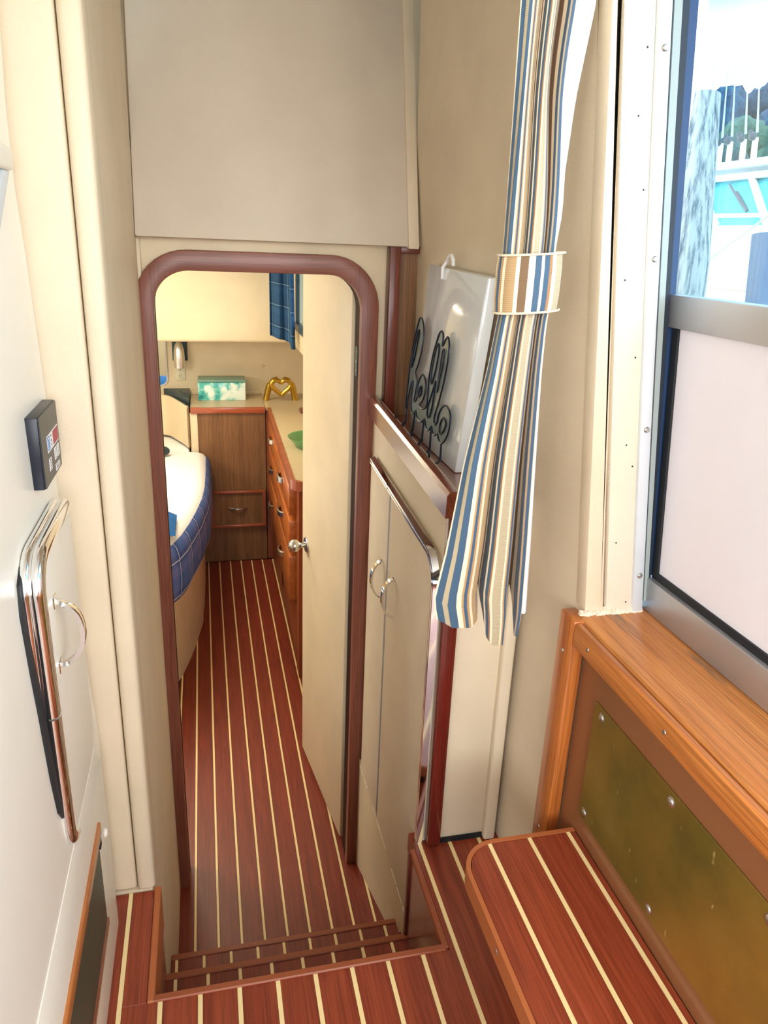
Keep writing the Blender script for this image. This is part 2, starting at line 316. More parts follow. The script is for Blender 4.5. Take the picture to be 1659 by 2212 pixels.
# ------------------------------------------------------------------ mesh building
class MB:
    def __init__(s): s.bm = bmesh.new(); s.uv = None
    def box(s, x0, x1, y0, y1, z0, z1, bev=0.0, seg=2):
        t = bmesh.new()
        bmesh.ops.create_cube(t, size=1.0)
        for v in t.verts: v.co = Vector(((x0+x1)/2+v.co.x*(x1-x0), (y0+y1)/2+v.co.y*(y1-y0), (z0+z1)/2+v.co.z*(z1-z0)))
        if bev > 0: bmesh.ops.bevel(t, geom=list(t.edges), offset=bev, segments=seg, affect='EDGES', profile=0.5)
        return s._merge(t)
    def _merge(s, t, mat=None):
        me = bpy.data.meshes.new('tmp')
        if mat is not None: bmesh.ops.transform(t, matrix=mat, verts=t.verts)
        t.to_mesh(me); t.free(); s.bm.from_mesh(me); bpy.data.meshes.remove(me); return s
    def hexa(s, p, bev=0.0):
        """8 points: bottom ring 0-3, top ring 4-7"""
        t = bmesh.new(); v = [t.verts.new(q) for q in p]
        for f in ((3, 2, 1, 0), (4, 5, 6, 7), (0, 1, 5, 4), (1, 2, 6, 5), (2, 3, 7, 6), (3, 0, 4, 7)): t.faces.new([v[i] for i in f])
        bmesh.ops.recalc_face_normals(t, faces=t.faces)
        if bev > 0: bmesh.ops.bevel(t, geom=list(t.edges), offset=bev, segments=2, affect='EDGES', profile=0.5)
        return s._merge(t)
    def prism(s, pts, axis, a0, a1, bev=0.0, seg=2):
        """polygon (2D) extruded along axis; the 2D axes are the other two in xyz order"""
        t = bmesh.new()
        def P(p, a):
            return {'x': (a, p[0], p[1]), 'y': (p[0], a, p[1]), 'z': (p[0], p[1], a)}[axis]
        A = [t.verts.new(P(p, a0)) for p in pts]; B = [t.verts.new(P(p, a1)) for p in pts]
        t.faces.new(A); t.faces.new(B[::-1]); n = len(pts)
        for i in range(n): t.faces.new((A[i], B[i], B[(i+1) % n], A[(i+1) % n]))
        bmesh.ops.recalc_face_normals(t, faces=t.faces)
        if bev > 0:
            ed = [e for e in t.edges if all(v in A for v in e.verts) or all(v in B for v in e.verts)]
            bmesh.ops.bevel(t, geom=ed, offset=bev, segments=seg, affect='EDGES', profile=0.5)
        return s._merge(t)
    def tube(s, pts, r, seg=8, closed=False, prof=None, up=None, caps=True):
        """sweep; prof = list of 2D offsets (n,b) to use instead of a circle"""
        pts = [Vector(p) for p in pts]; n = len(pts); t = s.bm; rings = []
        rr = r if hasattr(r, '__len__') else [r]*n
        ref = None
        for i, p in enumerate(pts):
            a = pts[(i-1) % n] if (closed or i > 0) else p; b = pts[(i+1) % n] if (closed or i < n-1) else p
            d = (b-a).normalized()
            if up is not None: nn = Vector(up)
            elif ref is None: nn = Vector((0, 0, 1)) if abs(d.z) < 0.9 else Vector((1, 0, 0))
            else: nn = ref
            nn = (nn-d*nn.dot(d)).normalized(); ref = nn; bb = d.cross(nn)
            ring = []
            q = prof or [(math.cos(2*math.pi*k/seg), math.sin(2*math.pi*k/seg)) for k in range(seg)]
            for (u, w) in q: ring.append(t.verts.new(p+nn*u*rr[i]+bb*w*rr[i]))
            rings.append(ring)
        m = len(rings[0])
        for i in range(n if closed else n-1):
            A, B = rings[i], rings[(i+1) % n]
            for k in range(m): t.faces.new((A[k], A[(k+1) % m], B[(k+1) % m], B[k]))
        if not closed and caps: t.faces.new(rings[0][::-1]); t.faces.new(rings[-1])
        return s
    def lathe(s, prof, origin, axis=(0, 0, 1), seg=20):
        """prof: list of (radius, height)"""
        ax = Vector(axis).normalized(); q = Vector((0, 0, 1)).rotation_difference(ax); o = Vector(origin); t = s.bm; rings = []
        for (r, h) in prof:
            if r < 1e-6: rings.append([t.verts.new(o+ax*h)])
            else: rings.append([t.verts.new(o+q @ Vector((r*math.cos(2*math.pi*k/seg), r*math.sin(2*math.pi*k/seg), h))) for k in range(seg)])
        for A, B in zip(rings, rings[1:]):
            for k in range(seg):
                a = (A[k % len(A)], A[(k+1) % len(A)]); b = (B[(k+1) % len(B)], B[k % len(B)])
                f = list(dict.fromkeys([a[0], a[1], b[0], b[1]]))
                if len(f) > 2:
                    try: t.faces.new(f)
                    except ValueError: pass
        for R_ in (rings[0], rings[-1]):
            if len(R_) > 2:
                try: t.faces.new(R_)
                except ValueError: pass
        return s
    def ball(s, c, r, seg=12):
        t = bmesh.new(); bmesh.ops.create_uvsphere(t, u_segments=seg, v_segments=max(6, seg//2), radius=1.0)
        r = r if hasattr(r, '__len__') else (r, r, r)
        for v in t.verts: v.co = Vector((c[0]+v.co.x*r[0], c[1]+v.co.y*r[1], c[2]+v.co.z*r[2]))
        return s._merge(t)
    def grid(s, fn, nu, nv, uvfn=None, closed_u=False):
        """fn(i,j)->point"""
        t = s.bm
        lay = t.loops.layers.uv.get('UVMap') or t.loops.layers.uv.new('UVMap')
        V = [[t.verts.new(fn(i, j)) for i in range(nu)] for j in range(nv)]
        for j in range(nv-1):
            for i in range(nu if closed_u else nu-1):
                i2 = (i+1) % nu
                f = t.faces.new((V[j][i], V[j][i2], V[j+1][i2], V[j+1][i]))
                if uvfn:
                    for lp, (a, b) in zip(f.loops, ((i, j), (i+1, j), (i+1, j+1), (i, j+1))): lp[lay].uv = uvfn(a, b)
        return s
    def build(s, name, mat, parent=None, loc=None, smooth=True, solid=0.0, ang=35, recalc=True):
        if recalc: bmesh.ops.recalc_face_normals(s.bm, faces=s.bm.faces)
        if solid:
            bmesh.ops.solidify(s.bm, geom=list(s.bm.faces), thickness=solid)
        if parent is not None:
            o_ = Vector(parent['base']) if 'base' in parent else Vector((0, 0, 0)); loc_ = Vector((0, 0, 0))
        else:
            if loc is None:
                c = [v.co for v in s.bm.verts]
                loc = (sum(p.x for p in c)/len(c), sum(p.y for p in c)/len(c), min(p.z for p in c))
            o_ = Vector(loc); loc_ = o_
        bmesh.ops.translate(s.bm, verts=s.bm.verts, vec=-o_)
        me = bpy.data.meshes.new(name); s.bm.to_mesh(me); s.bm.free()
        if smooth and len(me.polygons):
            me.polygons.foreach_set('use_smooth', [True]*len(me.polygons)); me.set_sharp_from_angle(angle=math.radians(ang))
        me.materials.append(M[mat] if isinstance(mat, str) else mat)
        o = bpy.data.objects.new(name, me); COL.objects.link(o); o.location = loc_
        if parent is not None: o.parent = parent
        o['base'] = list(o_)
        return o
def thing(name, label, cat, loc, group=None):
    o = bpy.data.objects.new(name, None); o.empty_display_size = 0.05; COL.objects.link(o)
    o.location = loc; o['base'] = list(loc); o['label'] = label; o['category'] = cat
    if group: o['group'] = group
    return o
def tag(o, label, cat, group=None):
    o['label'] = label; o['category'] = cat
    if group: o['group'] = group
    return o
def struct(o, label=None):
    o['kind'] = 'structure'
    if label: o['label'] = label
    return o
def rect(x0, x1, z0, z1, r, n=6, corners=(1, 1, 1, 1)):
    """rounded rectangle polygon; corners = bl, br, tr, tl radius factors"""
    P = []
    for (cx, cy, a0, k) in ((x0, z0, 180, corners[0]), (x1, z0, 270, corners[1]), (x1, z1, 0, corners[2]), (x0, z1, 90, corners[3])):
        q = r*k
        if q <= 1e-6: P.append((cx, cy)); continue
        ox = cx+q if cx == x0 else cx-q; oy = cy+q if cy == z0 else cy-q
        for i in range(n+1):
            a = math.radians(a0+90*i/n); P.append((ox+q*math.cos(a), oy+q*math.sin(a)))
    return P
def lerp(a, b, t): return a+(b-a)*t
def interp(tab, x):
    if x <= tab[0][0]: return tab[0][1]
    for (a, va), (b, vb) in zip(tab, tab[1:]):
        if x <= b: return lerp(va, vb, (x-a)/(b-a))
    return tab[-1][1]
PITCH = 0.0673
def wjit(): return 0.0

# ================================================================== SETTING
# ---- saloon floor: slab with the stairwell left open, planks and holly strips
fl = MB()
fl.box(-1.9, 0.80, -2.6, 0.985, -0.06, -0.012)
fl.box(-1.9, -0.155, 0.985, 1.26, -0.06, -0.012); fl.box(0.405, 0.80, 0.985, 1.30, -0.06, -0.012)
floor = struct(fl.build('floor', 'teak_floor', loc=(0, 0, 0)))
def yend(x):
    if x < -0.135: return 1.232
    if x < 0.393: return 0.988
    return 1.262
def plank(x0, x1, y0, y1, z, parent, mat='teak_floor', t=0.012, name='plank'):
    MB().box(x0+0.0003, x1-0.0003, y0, y1, z-t, z, 0.0008, 1).build(name, mat, parent)
X0 = -0.0535
for k in range(-3, 10):
    xs = X0+k*PITCH; a = xs+0.004; b = xs+PITCH-0.004
    if k >= -2 or True:
        MB().box(xs-0.004, xs+0.004, -0.9, yend(xs), -0.012, 0.0004).build('inlay_strip', 'holly', floor)
    if a < -0.135 < b:
        plank(a, b, -0.9, 0.988, 0, floor); plank(a, -0.143, 0.988, 1.232, 0, floor)
    elif a < 0.393 < b:
        plank(a, b, -0.9, 0.988, 0, floor); plank(0.403, b, 0.988, 1.262, 0, floor)
    else: plank(a, min(b, 0.60), -0.9, yend((a+b)/2), 0, floor)

# ---- lower floor of the passage and cabin
lf = MB(); lf.box(-1.7, 0.62, 1.40, 5.0, -0.78, -0.732)
floor2 = struct(lf.build('floor', 'teak_floor', loc=(0, 1.45, -0.72)))
XL = -0.0985
for k in range(-1, 9):
    xs = XL+k*PITCH; a = xs+0.0035; b = xs+PITCH-0.0035
    MB().box(xs-0.0035, xs+0.0035, 1.44, 4.52, -0.732, -0.7196).build('inlay_strip', 'holly', floor2)
    MB().box(a+.0003, b-.0003, 1.44, 4.52, -0.732, -0.72, 0.0008, 1).build('plank', 'teak_tread', floor2)

# ---- companionway steps down to the passage
st = thing('companionway_steps', 'narrow red-brown wooden steps with pale inlay strips down to the passage', 'steps', (0.12, 1.2, -0.72))
def tread(y0, y1, z, x0, x1, xo, nk):
    t = MB().box(x0, x1, y0, y1, z-0.03, z-0.008).build('tread', 'teak_tread', st)
    for k in range(nk):
        xs = xo+k*PITCH
        a = max(x0, xs-PITCH+0.0035); b = xs-0.0035
        if b > a: MB().box(a, b, y0, y1-0.012, z-0.008, z, 0.0006, 1).build('plank', 'teak_tread', t)
        if xs < x1: MB().box(xs-0.0035, xs+0.0035, y0, y1-0.012, z-0.008, z+0.0004).build('inlay_strip', 'holly', t)
    xs = xo+(nk-1)*PITCH
    if xs+0.004 < x1: MB().box(xs+0.0035, x1, y0, y1-0.012, z-0.008, z, 0.0006, 1).build('plank', 'teak_tread', t)
    MB().box(x0, x1, y1-0.012, y1+0.004, z-0.032, z+0.003, 0.002, 1).build('nosing', 'nosing', t)
tread(0.96, 1.232, -0.24, -0.142, 0.395, -0.115, 8)
tread(1.19, 1.482, -0.48, -0.145, 0.440, -0.132, 9)
MB().box(-0.142, 0.395, 0.965, 0.985, -0.24, -0.012).build('riser', 'teak_tread', st)
MB().box(-0.142, 0.395, 1.185, 1.20, -0.50, -0.25).build('riser', 'teak_tread', st)
MB().box(-0.145, 0.452, 1.435, 1.45, -0.74, -0.49).build('riser', 'teak_tread', st)
MB().box(-0.135, 0.397, 0.986, 1.000, -0.03, 0.0035, 0.002, 1).build('nosing', 'nosing', st)
MB().box(-0.143, -0.1305, 0.986, 1.238, -0.10, 0.004, 0.002, 1).build('edge_trim', 'nosing_step', st)
MB().box(0.3915, 0.403, 0.99, 1.238, -0.012, 0.004, 0.002, 1).build('edge_trim', 'nosing', st)
MB().box(-0.143, -0.134, 0.99, 1.236, -0.72, -0.10).build('cheek', 'mahogany_y', st)
MB().box(0.393, 0.402, 0.99, 1.236, -0.40, -0.012).build('cheek', 'mahogany_y', st)
MB().box(0.388, 0.404, 1.228, 1.242, -0.40, 0.002, 0.002, 1).build('edge_trim', 'mahogany_z', st)

# ---- left side: white fitted wall (profile leans outward with height)
prof = [(0.0, -0.217), (0.2, -0.217), (0.4, -0.216), (0.49, -0.221), (0.65, -0.227), (0.84, -0.237), (1.0, -0.239), (1.2, -0.244), (1.34, -0.25), (1.50, -0.243), (1.95, -0.240)]
zs = [0, .05, .1, .2, .3, .4, .45, .5, .57, .65, .75, .84, .9, 1.0, 1.1, 1.2, 1.3, 1.4, 1.5, 1.7, 1.95]
ys = [0.25, 0.6, 0.9, 1.15, 1.222, 1.228]
def lw(i, j):
    y = ys[i]; z = zs[j]; x = interp(prof, z)
    if i == 5: x -= 0.02
    return (x, y, z)
wl = MB().grid(lw, len(ys), len(zs))
wl.prism([(-0.25, 0.0), (-0.206, 0.0), (-0.206, 0.375), (-0.215, 0.402), (-0.25, 0.41)], 'y', 0.26, 1.17, 0.004)
wl.box(-0.62, -0.30, 0.25, 1.22, 0.0, 1.95); wl.box(-0.30, -0.252, 0.25, 0.27, 0, 1.95)
wall_left = struct(wl.build('wall_left', 'laminate', loc=(-0.24, 0.7, 0), ang=50))
# padded cream columns at the passage corner
col1 = MB().box(-0.30, -0.1765, 1.232, 1.30, 0.008, 1.95, 0.008, 3).build('wall_left_column', 'vinyl', loc=(-0.22, 1.26, 0))
struct(col1)
struct(MB().box(-0.1745, -0.141, 1.228, 1.30, 0.004, 1.95, 0.010, 3).build('wall_left_corner', 'vinyl', loc=(-0.16, 1.26, 0)))
struct(MB().box(-0.30, -0.147, 1.235, 1.30, -0.73, 0.004).build('wall_left_stair', 'vinyl', loc=(-0.2, 1.26, -0.72)))
struct(MB().box(-0.22, -0.146, 1.29, 1.96, -0.73, 1.95).build('wall_left_passage', 'vinyl', loc=(-0.2, 1.6, -0.72)))
# ---- forward bulkhead with the rounded doorway cut through it
def door_path(xl, xr, zb, zt, rl, rr, n=10):
    P = [(xl, zb)]
    for z in (0.0, 0.5): P.append((xl, z))
    for i in range(n+1):
        a = math.radians(180-90*i/n); P.append((xl+rl+rl*math.cos(a), zt-rl+rl*math.sin(a)))
    P.append(((xl+xr)/2, zt))
    for i in range(n+1):
        a = math.radians(90-90*i/n); P.append((xr-rr+rr*math.cos(a), zt-rr+rr*math.sin(a)))
    for z in (0.5, 0.0): P.append((xr, z))
    P.append((xr, zb)); return P
def ringmesh(inn, out, y0, y1):
    b = MB(); t = b.bm
    F = lambda P, y: [t.verts.new((p[0], y, p[1])) for p in P]
    a0, a1, c0, c1 = F(inn, y0), F(inn, y1), F(out, y0), F(out, y1)
    for i in range(len(inn)-1):
        t.faces.new((a0[i], a0[i+1], c0[i+1], c0[i])); t.faces.new((a1[i], c1[i], c1[i+1], a1[i+1]))
        t.faces.new((a0[i], a1[i], a1[i+1], a0[i+1])); t.faces.new((c0[i], c0[i+1], c1[i+1], c1[i]))
    for i in (0, -1): t.faces.new((a0[i], c0[i], c1[i], a1[i]))
    return b
inner = door_path(-0.115, 0.392, -0.722, 1.165, 0.085, 0.085)
outer = door_path(-0.158, 0.437, -0.722, 1.212, 0.125, 0.125)
bulk_in = door_path(-0.135, 0.412, -0.73, 1.188, 0.105, 0.105)
bulk_out = []
for (x, z) in bulk_in:
    if z <= 1.08: bulk_out.append((-0.32 if x < 0.1 else 0.66, z))
    else:
        k = (z-1.083)/0.105; bulk_out.append((lerp(-0.32, x, max(0, k)**4) if x < 0.1 else lerp(0.66, x, max(0, k)**4), lerp(z, 1.265, min(1, k*1.4))))
struct(ringmesh(bulk_in, bulk_out, 1.952, 1.985).build('wall_forward', 'vinyl_warm', loc=(0.14, 1.96, -0.72)))
liner = door_path(-0.116, 0.3935, -0.722, 1.1665, 0.085, 0.085)
struct(ringmesh(liner, [(x+(-0.02 if x < 0.1 else 0.02), z+(0.02 if z > 1.05 else 0)) for x, z in liner], 1.950, 2.02).build('door_lining', 'jamb_shade', loc=(0.14, 1.98, -0.72)))
jf = ringmesh(inner, outer, 1.932, 1.956)
bmesh.ops.recalc_face_normals(jf.bm, faces=jf.bm.faces)
ed = [e for e in jf.bm.edges if len(e.link_faces) == 2 and e.calc_face_angle(0) > 0.9 and all(v.co.y < 1.94 for v in e.verts)]
bmesh.ops.bevel(jf.bm, geom=ed, offset=0.003, segments=2, affect='EDGES', profile=0.5)
trim1 = struct(jf.build('trim_1', 'frame_wood', loc=(0.14, 1.96, -0.72), ang=25), 'red-brown rounded wooden frame around the cabin doorway')
trim1.data.materials.append(M['frame_wood_x'])
for p in trim1.data.polygons:
    if p.center.z+(-0.72) > 1.09 and abs(p.center.x) < 0.23: p.material_index = 1
# ---- raked upper panel over the doorway and its edge trims
rk = 0.30
def rpt(x, s, off): # s = height above the panel foot
    return (x, 1.90+rk*s+off, 1.237+s)
def rake_slab(x0, x1, s0, s1, o0, o1, bev):
    return MB().hexa([rpt(x0, s0, o0), rpt(x1, s0, o0), rpt(x1, s0, o1), rpt(x0, s0, o1), rpt(x0, s1, o0), rpt(x1, s1, o0), rpt(x1, s1, o1), rpt(x0, s1, o1)], bev)
struct(rake_slab(-0.24, 0.56, 0.0, 0.74, 0.02, 0.06, 0.002).build('wall_forward_backing', 'vinyl', loc=(0.17, 1.95, 1.235)))
struct(rake_slab(-0.146, 0.505, 0.0, 0.74, 0.0, 0.045, 0.007).build('wall_forward_upper', 'panel_grey', loc=(0.17, 1.9, 1.235)))
struct(rake_slab(-0.172, -0.152, -0.004, 0.74, -0.008, 0.05, 0.004).build('trim_2', 'vinyl', loc=(-0.16, 1.9, 1.23)))
struct(rake_slab(0.497, 0.525, -0.004, 0.74, -0.008, 0.05, 0.004).build('trim_3', 'vinyl', loc=(0.51, 1.9, 1.23)))
struct(MB().box(-0.158, -0.138, 1.938, 1.953, 1.09, 1.237, 0.003).build('trim_4', 'vinyl', loc=(-0.15, 1.945, 1.1)))
struct(MB().box(-0.7, 0.9, 1.988, 2.4, 1.26, 1.32).build('ceiling_passage', 'headliner', loc=(0.1, 2.2, 1.26)))
# ---- right wall above the shelf and beside the side door (tumblehome aft)
def wcx(z): # x of the wall corner at the door jamb
    return 0.607-0.098*(max(z, 0.60)-0.67)
def wrx(y, z):
    xf = 0.540-0.022*max(0, z-0.85)
    t = (y-1.03)/(1.97-1.03)
    return lerp(wcx(z), xf, t)
wz = [-0.05, 0.2, 0.45, 0.6, 0.67, 0.75, 0.85, 1.0, 1.15, 1.3, 1.45, 1.6, 1.8, 1.95]
wy = [1.03+0.94*k/12 for k in range(13)]
wr = MB().grid(lambda i, j: (wrx(wy[i], wz[j]), wy[i], wz[j]), len(wy), len(wz))
struct(wr.build('wall_right', 'vinyl', loc=(0.57, 1.5, 0), solid=-0.03))
struct(MB().box(0.62, 0.68, 1.06, 2.4, -0.72, 2.0).build('wall_right_outer', 'gel_white', loc=(0.66, 1.6, -0.72)))
# door jamb facing aft: padded strip, pebbled strip, aluminium track
def jx(fr_b, fr_t, z): return lerp(fr_b, fr_t, (z-0.68)/(1.556-0.68))
def jamb(name, b0, b1, t0, t1, y0, y1, mat, bev, z0=0.672, z1=1.93, struct_=True, parent=None):
    p = []
    for z in (z0, z1):
        xa, xb = jx(b0, t0, z), jx(b1, t1, z)
        p += [(xa, y0, z), (xb, y0, z), (xb, y1, z), (xa, y1, z)]
    o = MB().hexa(p, bev).build(name, mat, parent, loc=(b0, y0, z0) if parent is None else None)
    if parent is None: struct(o)
    return o
jamb('trim_5', 0.604, 0.6405, 0.5185, 0.5335, 1.024, 1.062, 'vinyl', 0.007)
peb = jamb('trim_6', 0.6425, 0.691, 0.5345, 0.5815, 1.022, 1.062, 'vinyl_pebble', 0.004)
for q, z in enumerate((0.69, 0.80, 0.93, 0.965, 1.10, 1.21, 1.33, 1.42, 1.50)):
    x = lerp(jx(0.6425, 0.5345, z), jx(0.691, 0.5815, z), (0.75, 0.3, 0.8, 0.55)[q % 4])
    MB().lathe([(0, 0.0006), (0.0012, 0.0005), (0.0016, 0)], (x, 1.0219, z), (0, -1, 0), 8).build('tack_hole', 'ink', peb)
alu = jamb('trim_7', 0.690, 0.7085, 0.581, 0.601, 1.017, 1.062, 'alu_pale', 0.002)
for z in (0.74, 0.99, 1.24, 1.50):
    x = jx(0.700, 0.592, z)
    b = MB().lathe([(0.0, 0.003), (0.003, 0.0028), (0.0048, 0.0012), (0.0052, 0.0)], (x, 1.0168, z), (0, -1, 0), 14)
    b.build('screw', 'steel', alu)
# torn cream edge at the foot of the jamb
te = MB(); rt = random.Random(4)
for k in range(16):
    x = 0.594+0.0072*k; h = rt.uniform(0.003, 0.009); w = rt.uniform(0.002, 0.008)
    te.hexa([(x, 1.022-w, 0.671), (x+0.009, 1.022-rt.uniform(0.002, 0.008), 0.671), (x+0.009, 1.026, 0.671), (x, 1.026, 0.671), (x+0.001, 1.019, 0.671+h), (x+0.008, 1.019, 0.671+rt.uniform(0.002, 0.008)), (x+0.008, 1.026, 0.674+h), (x+0.001, 1.026, 0.674+h)])
struct(te.build('trim_8', 'tear_and_glint', loc=(0.64, 1.016, 0.67)))

# ---- saloon shell behind the viewer
struct(MB().box(-1.9, 0.9, -2.6, 2.25, 1.95, 2.0).build('ceiling', 'headliner', loc=(0, 0, 1.95)))
aw = MB()
aw.box(-1.9, -1.1, -2.6, -2.55, 0, 1.95); aw.box(0.6, 0.85, -2.6, -2.55, 0, 1.95); aw.box(-1.1, 0.6, -2.6, -2.55, 1.88, 1.95); aw.box(-1.1, 0.6, -2.6, -2.55, 0, 0.55)
struct(aw.build('wall_aft', 'cabin_teak_z', loc=(0, -2.6, 0)))
lw2 = MB(); lw2.box(-1.9, -1.85, -2.6, 0.25, 0, 0.95); lw2.box(-1.9, -1.85, -2.6, 0.25, 1.85, 1.95); lw2.box(-1.9, -1.85, -2.6, -2.3, 0.95, 1.85); lw2.box(-1.9, -1.85, 0.1, 0.25, 0.95, 1.85); lw2.box(-1.9, -0.60, 0.2, 0.25, 0, 1.95)
struct(lw2.build('wall_left_saloon', 'cabin_teak_z', loc=(-1.87, -1, 0)))
rw2 = MB(); rw2.box(0.80, 0.85, -2.6, -0.1, 0, 0.95); rw2.box(0.80, 0.85, -2.6, -0.1, 1.8, 1.95); rw2.box(0.80, 0.85, -2.6, -2.2, 0.95, 1.8); rw2.box(0.78, 0.85, -0.1, 0.05, 0, 1.95)
rw2.box(0.76, 0.80, 0.05, 1.02, -0.05, 0.66); rw2.box(0.62, 0.85, 0.0, 1.1, 1.86, 1.95)
struct(rw2.build('wall_right_saloon', 'cabin_teak_z', loc=(0.82, -1, 0)))
# the hull below the saloon floor keeps daylight out of the stairwell
hb = MB(); hb.box(-1.9, -0.30, 0.9, 0.95, -0.75, 0.0); hb.box(-0.3, 0.7, 0.90, 0.93, -0.8, -0.05); hb.box(0.60, 0.66, 0.9, 2.0, -0.8, 0.0)
struct(hb.build('wall_hull', 'vinyl', loc=(0, 0.9, -0.8)))

# ---- cabin shell
struct(MB().box(-1.75, -1.70, 1.9, 5.0, -0.75, 1.3).build('wall_left_cabin', 'vinyl_warm', loc=(-1.7, 3.4, -0.72)))
struct(MB().box(-1.75, -0.22, 1.952, 1.985, -0.75, 1.5).build('wall_aft_cabin', 'vinyl_warm', loc=(-1, 1.96, -0.72)))
struct(MB().box(-1.75, 0.75, 4.95, 5.0, -0.75, 1.35).build('wall_forward_cabin', 'vinyl_warm', loc=(-0.3, 4.95, -0.72)))
struct(MB().box(-1.75, 0.75, 1.98, 5.0, 1.30, 1.36).build('ceiling', 'headliner', loc=(-0.3, 3.4, 1.3)))
struct(MB().box(-1.7, 0.655, 4.50, 4.95, 0.662, 1.31, 0.02, 3).build('wall_forward_cabin_upper', 'vinyl_warm', loc=(-0.3, 4.5, 0.66)))
rc = MB()
rc.box(0.505, 0.66, 1.99, 4.52, 0.655, 0.80, 0.01); rc.box(0.505, 0.66, 1.99, 4.52, 1.22, 1.31); rc.box(0.505, 0.66, 4.30, 4.52, 0.79, 1.23); rc.box(0.505, 0.66, 1.99, 3.3, 0.79, 1.23)
struct(MB().box(0.64, 0.70, 1.99, 4.95, -0.75, 0.66).build('wall_right_cabin_lower', 'vinyl_warm', loc=(0.67, 3.2, -0.72)))
struct(rc.build('wall_right_cabin', 'vinyl_warm', loc=(0.6, 3.2, 0.655)))
wn = thing('window_1', 'dark-framed side window of the cabin with bright daylight', 'window', (0.56, 3.8, 0.80)); wn['kind'] = 'structure'
wf = MB()
wf.box(0.492, 0.52, 3.28, 4.32, 0.765, 0.803, 0.003, 1); wf.box(0.50, 0.52, 3.28, 4.32, 1.20, 1.225); wf.box(0.50, 0.52, 4.29, 4.32, 0.80, 1.2); wf.box(0.50, 0.52, 3.28, 3.32, 0.80, 1.2)
wf.build('window_frame', 'dark_teal', wn)
MB().box(0.507, 0.513, 3.32, 4.29, 0.803, 1.2).build('window_pane', 'glass', wn)

# ================================================================== CABINET BY THE DOORWAY (right side of the passage)
def sheer(y): return 0.055*(y-1.55)
cab = thing('passage_cabinet', 'cream padded cabinet with two chrome-edged doors beside the cabin doorway', 'cabinet', (0.5, 1.6, -0.72))
cp = [(1.262, -0.335), (1.95, -0.315), (1.95, 0.83+sheer(1.95)), (1.262, 0.83+sheer(1.262))]
MB().prism(cp, 'x', 0.432, 0.452).build('face_panel', 'vinyl', cab)
# lower flared kick panel
def kick(i, j):
    y = [1.25, 1.36, 1.49, 1.67, 1.80, 1.93, 1.952][i]; t = j/3.0
    xb = interp([(1.25, 0.50), (1.49, 0.505), (1.67, 0.485), (1.93, 0.437), (1.96, 0.435)], y)
    return (lerp(0.436, xb, t**1.3), y, lerp(-0.30, -0.722, t))
MB().grid(kick, 7, 4).build('kick_panel', 'vinyl_warm', cab, solid=0.012)
MB().box(0.455, 0.572, 1.250, 1.268, 0.0, 0.82+sheer(1.25), 0.004).build('end_panel', 'vinyl', cab)
MB().box(0.4355, 0.445, 1.262, 1.275, -0.33, 0.81).build('face_strip', 'vinyl', cab)
MB().box(0.560, 0.586, 1.232, 1.262, 0.002, 0.80, 0.006, 3).build('corner_strip', 'vinyl', cab)
MB().box(0.429, 0.4605, 1.236, 1.264, 0.004, 0.80, 0.005, 2).build('corner_post', 'cherry_z', cab)
MB().box(0.4175, 0.433, 1.6575, 1.6625, -0.27, 0.69, 0.001, 1).build('meeting_strip', 'alu', cab)
MB().box(0.459, 0.572, 1.246, 1.2495, 0.0, 0.013).build('base_gap', 'seal', cab)
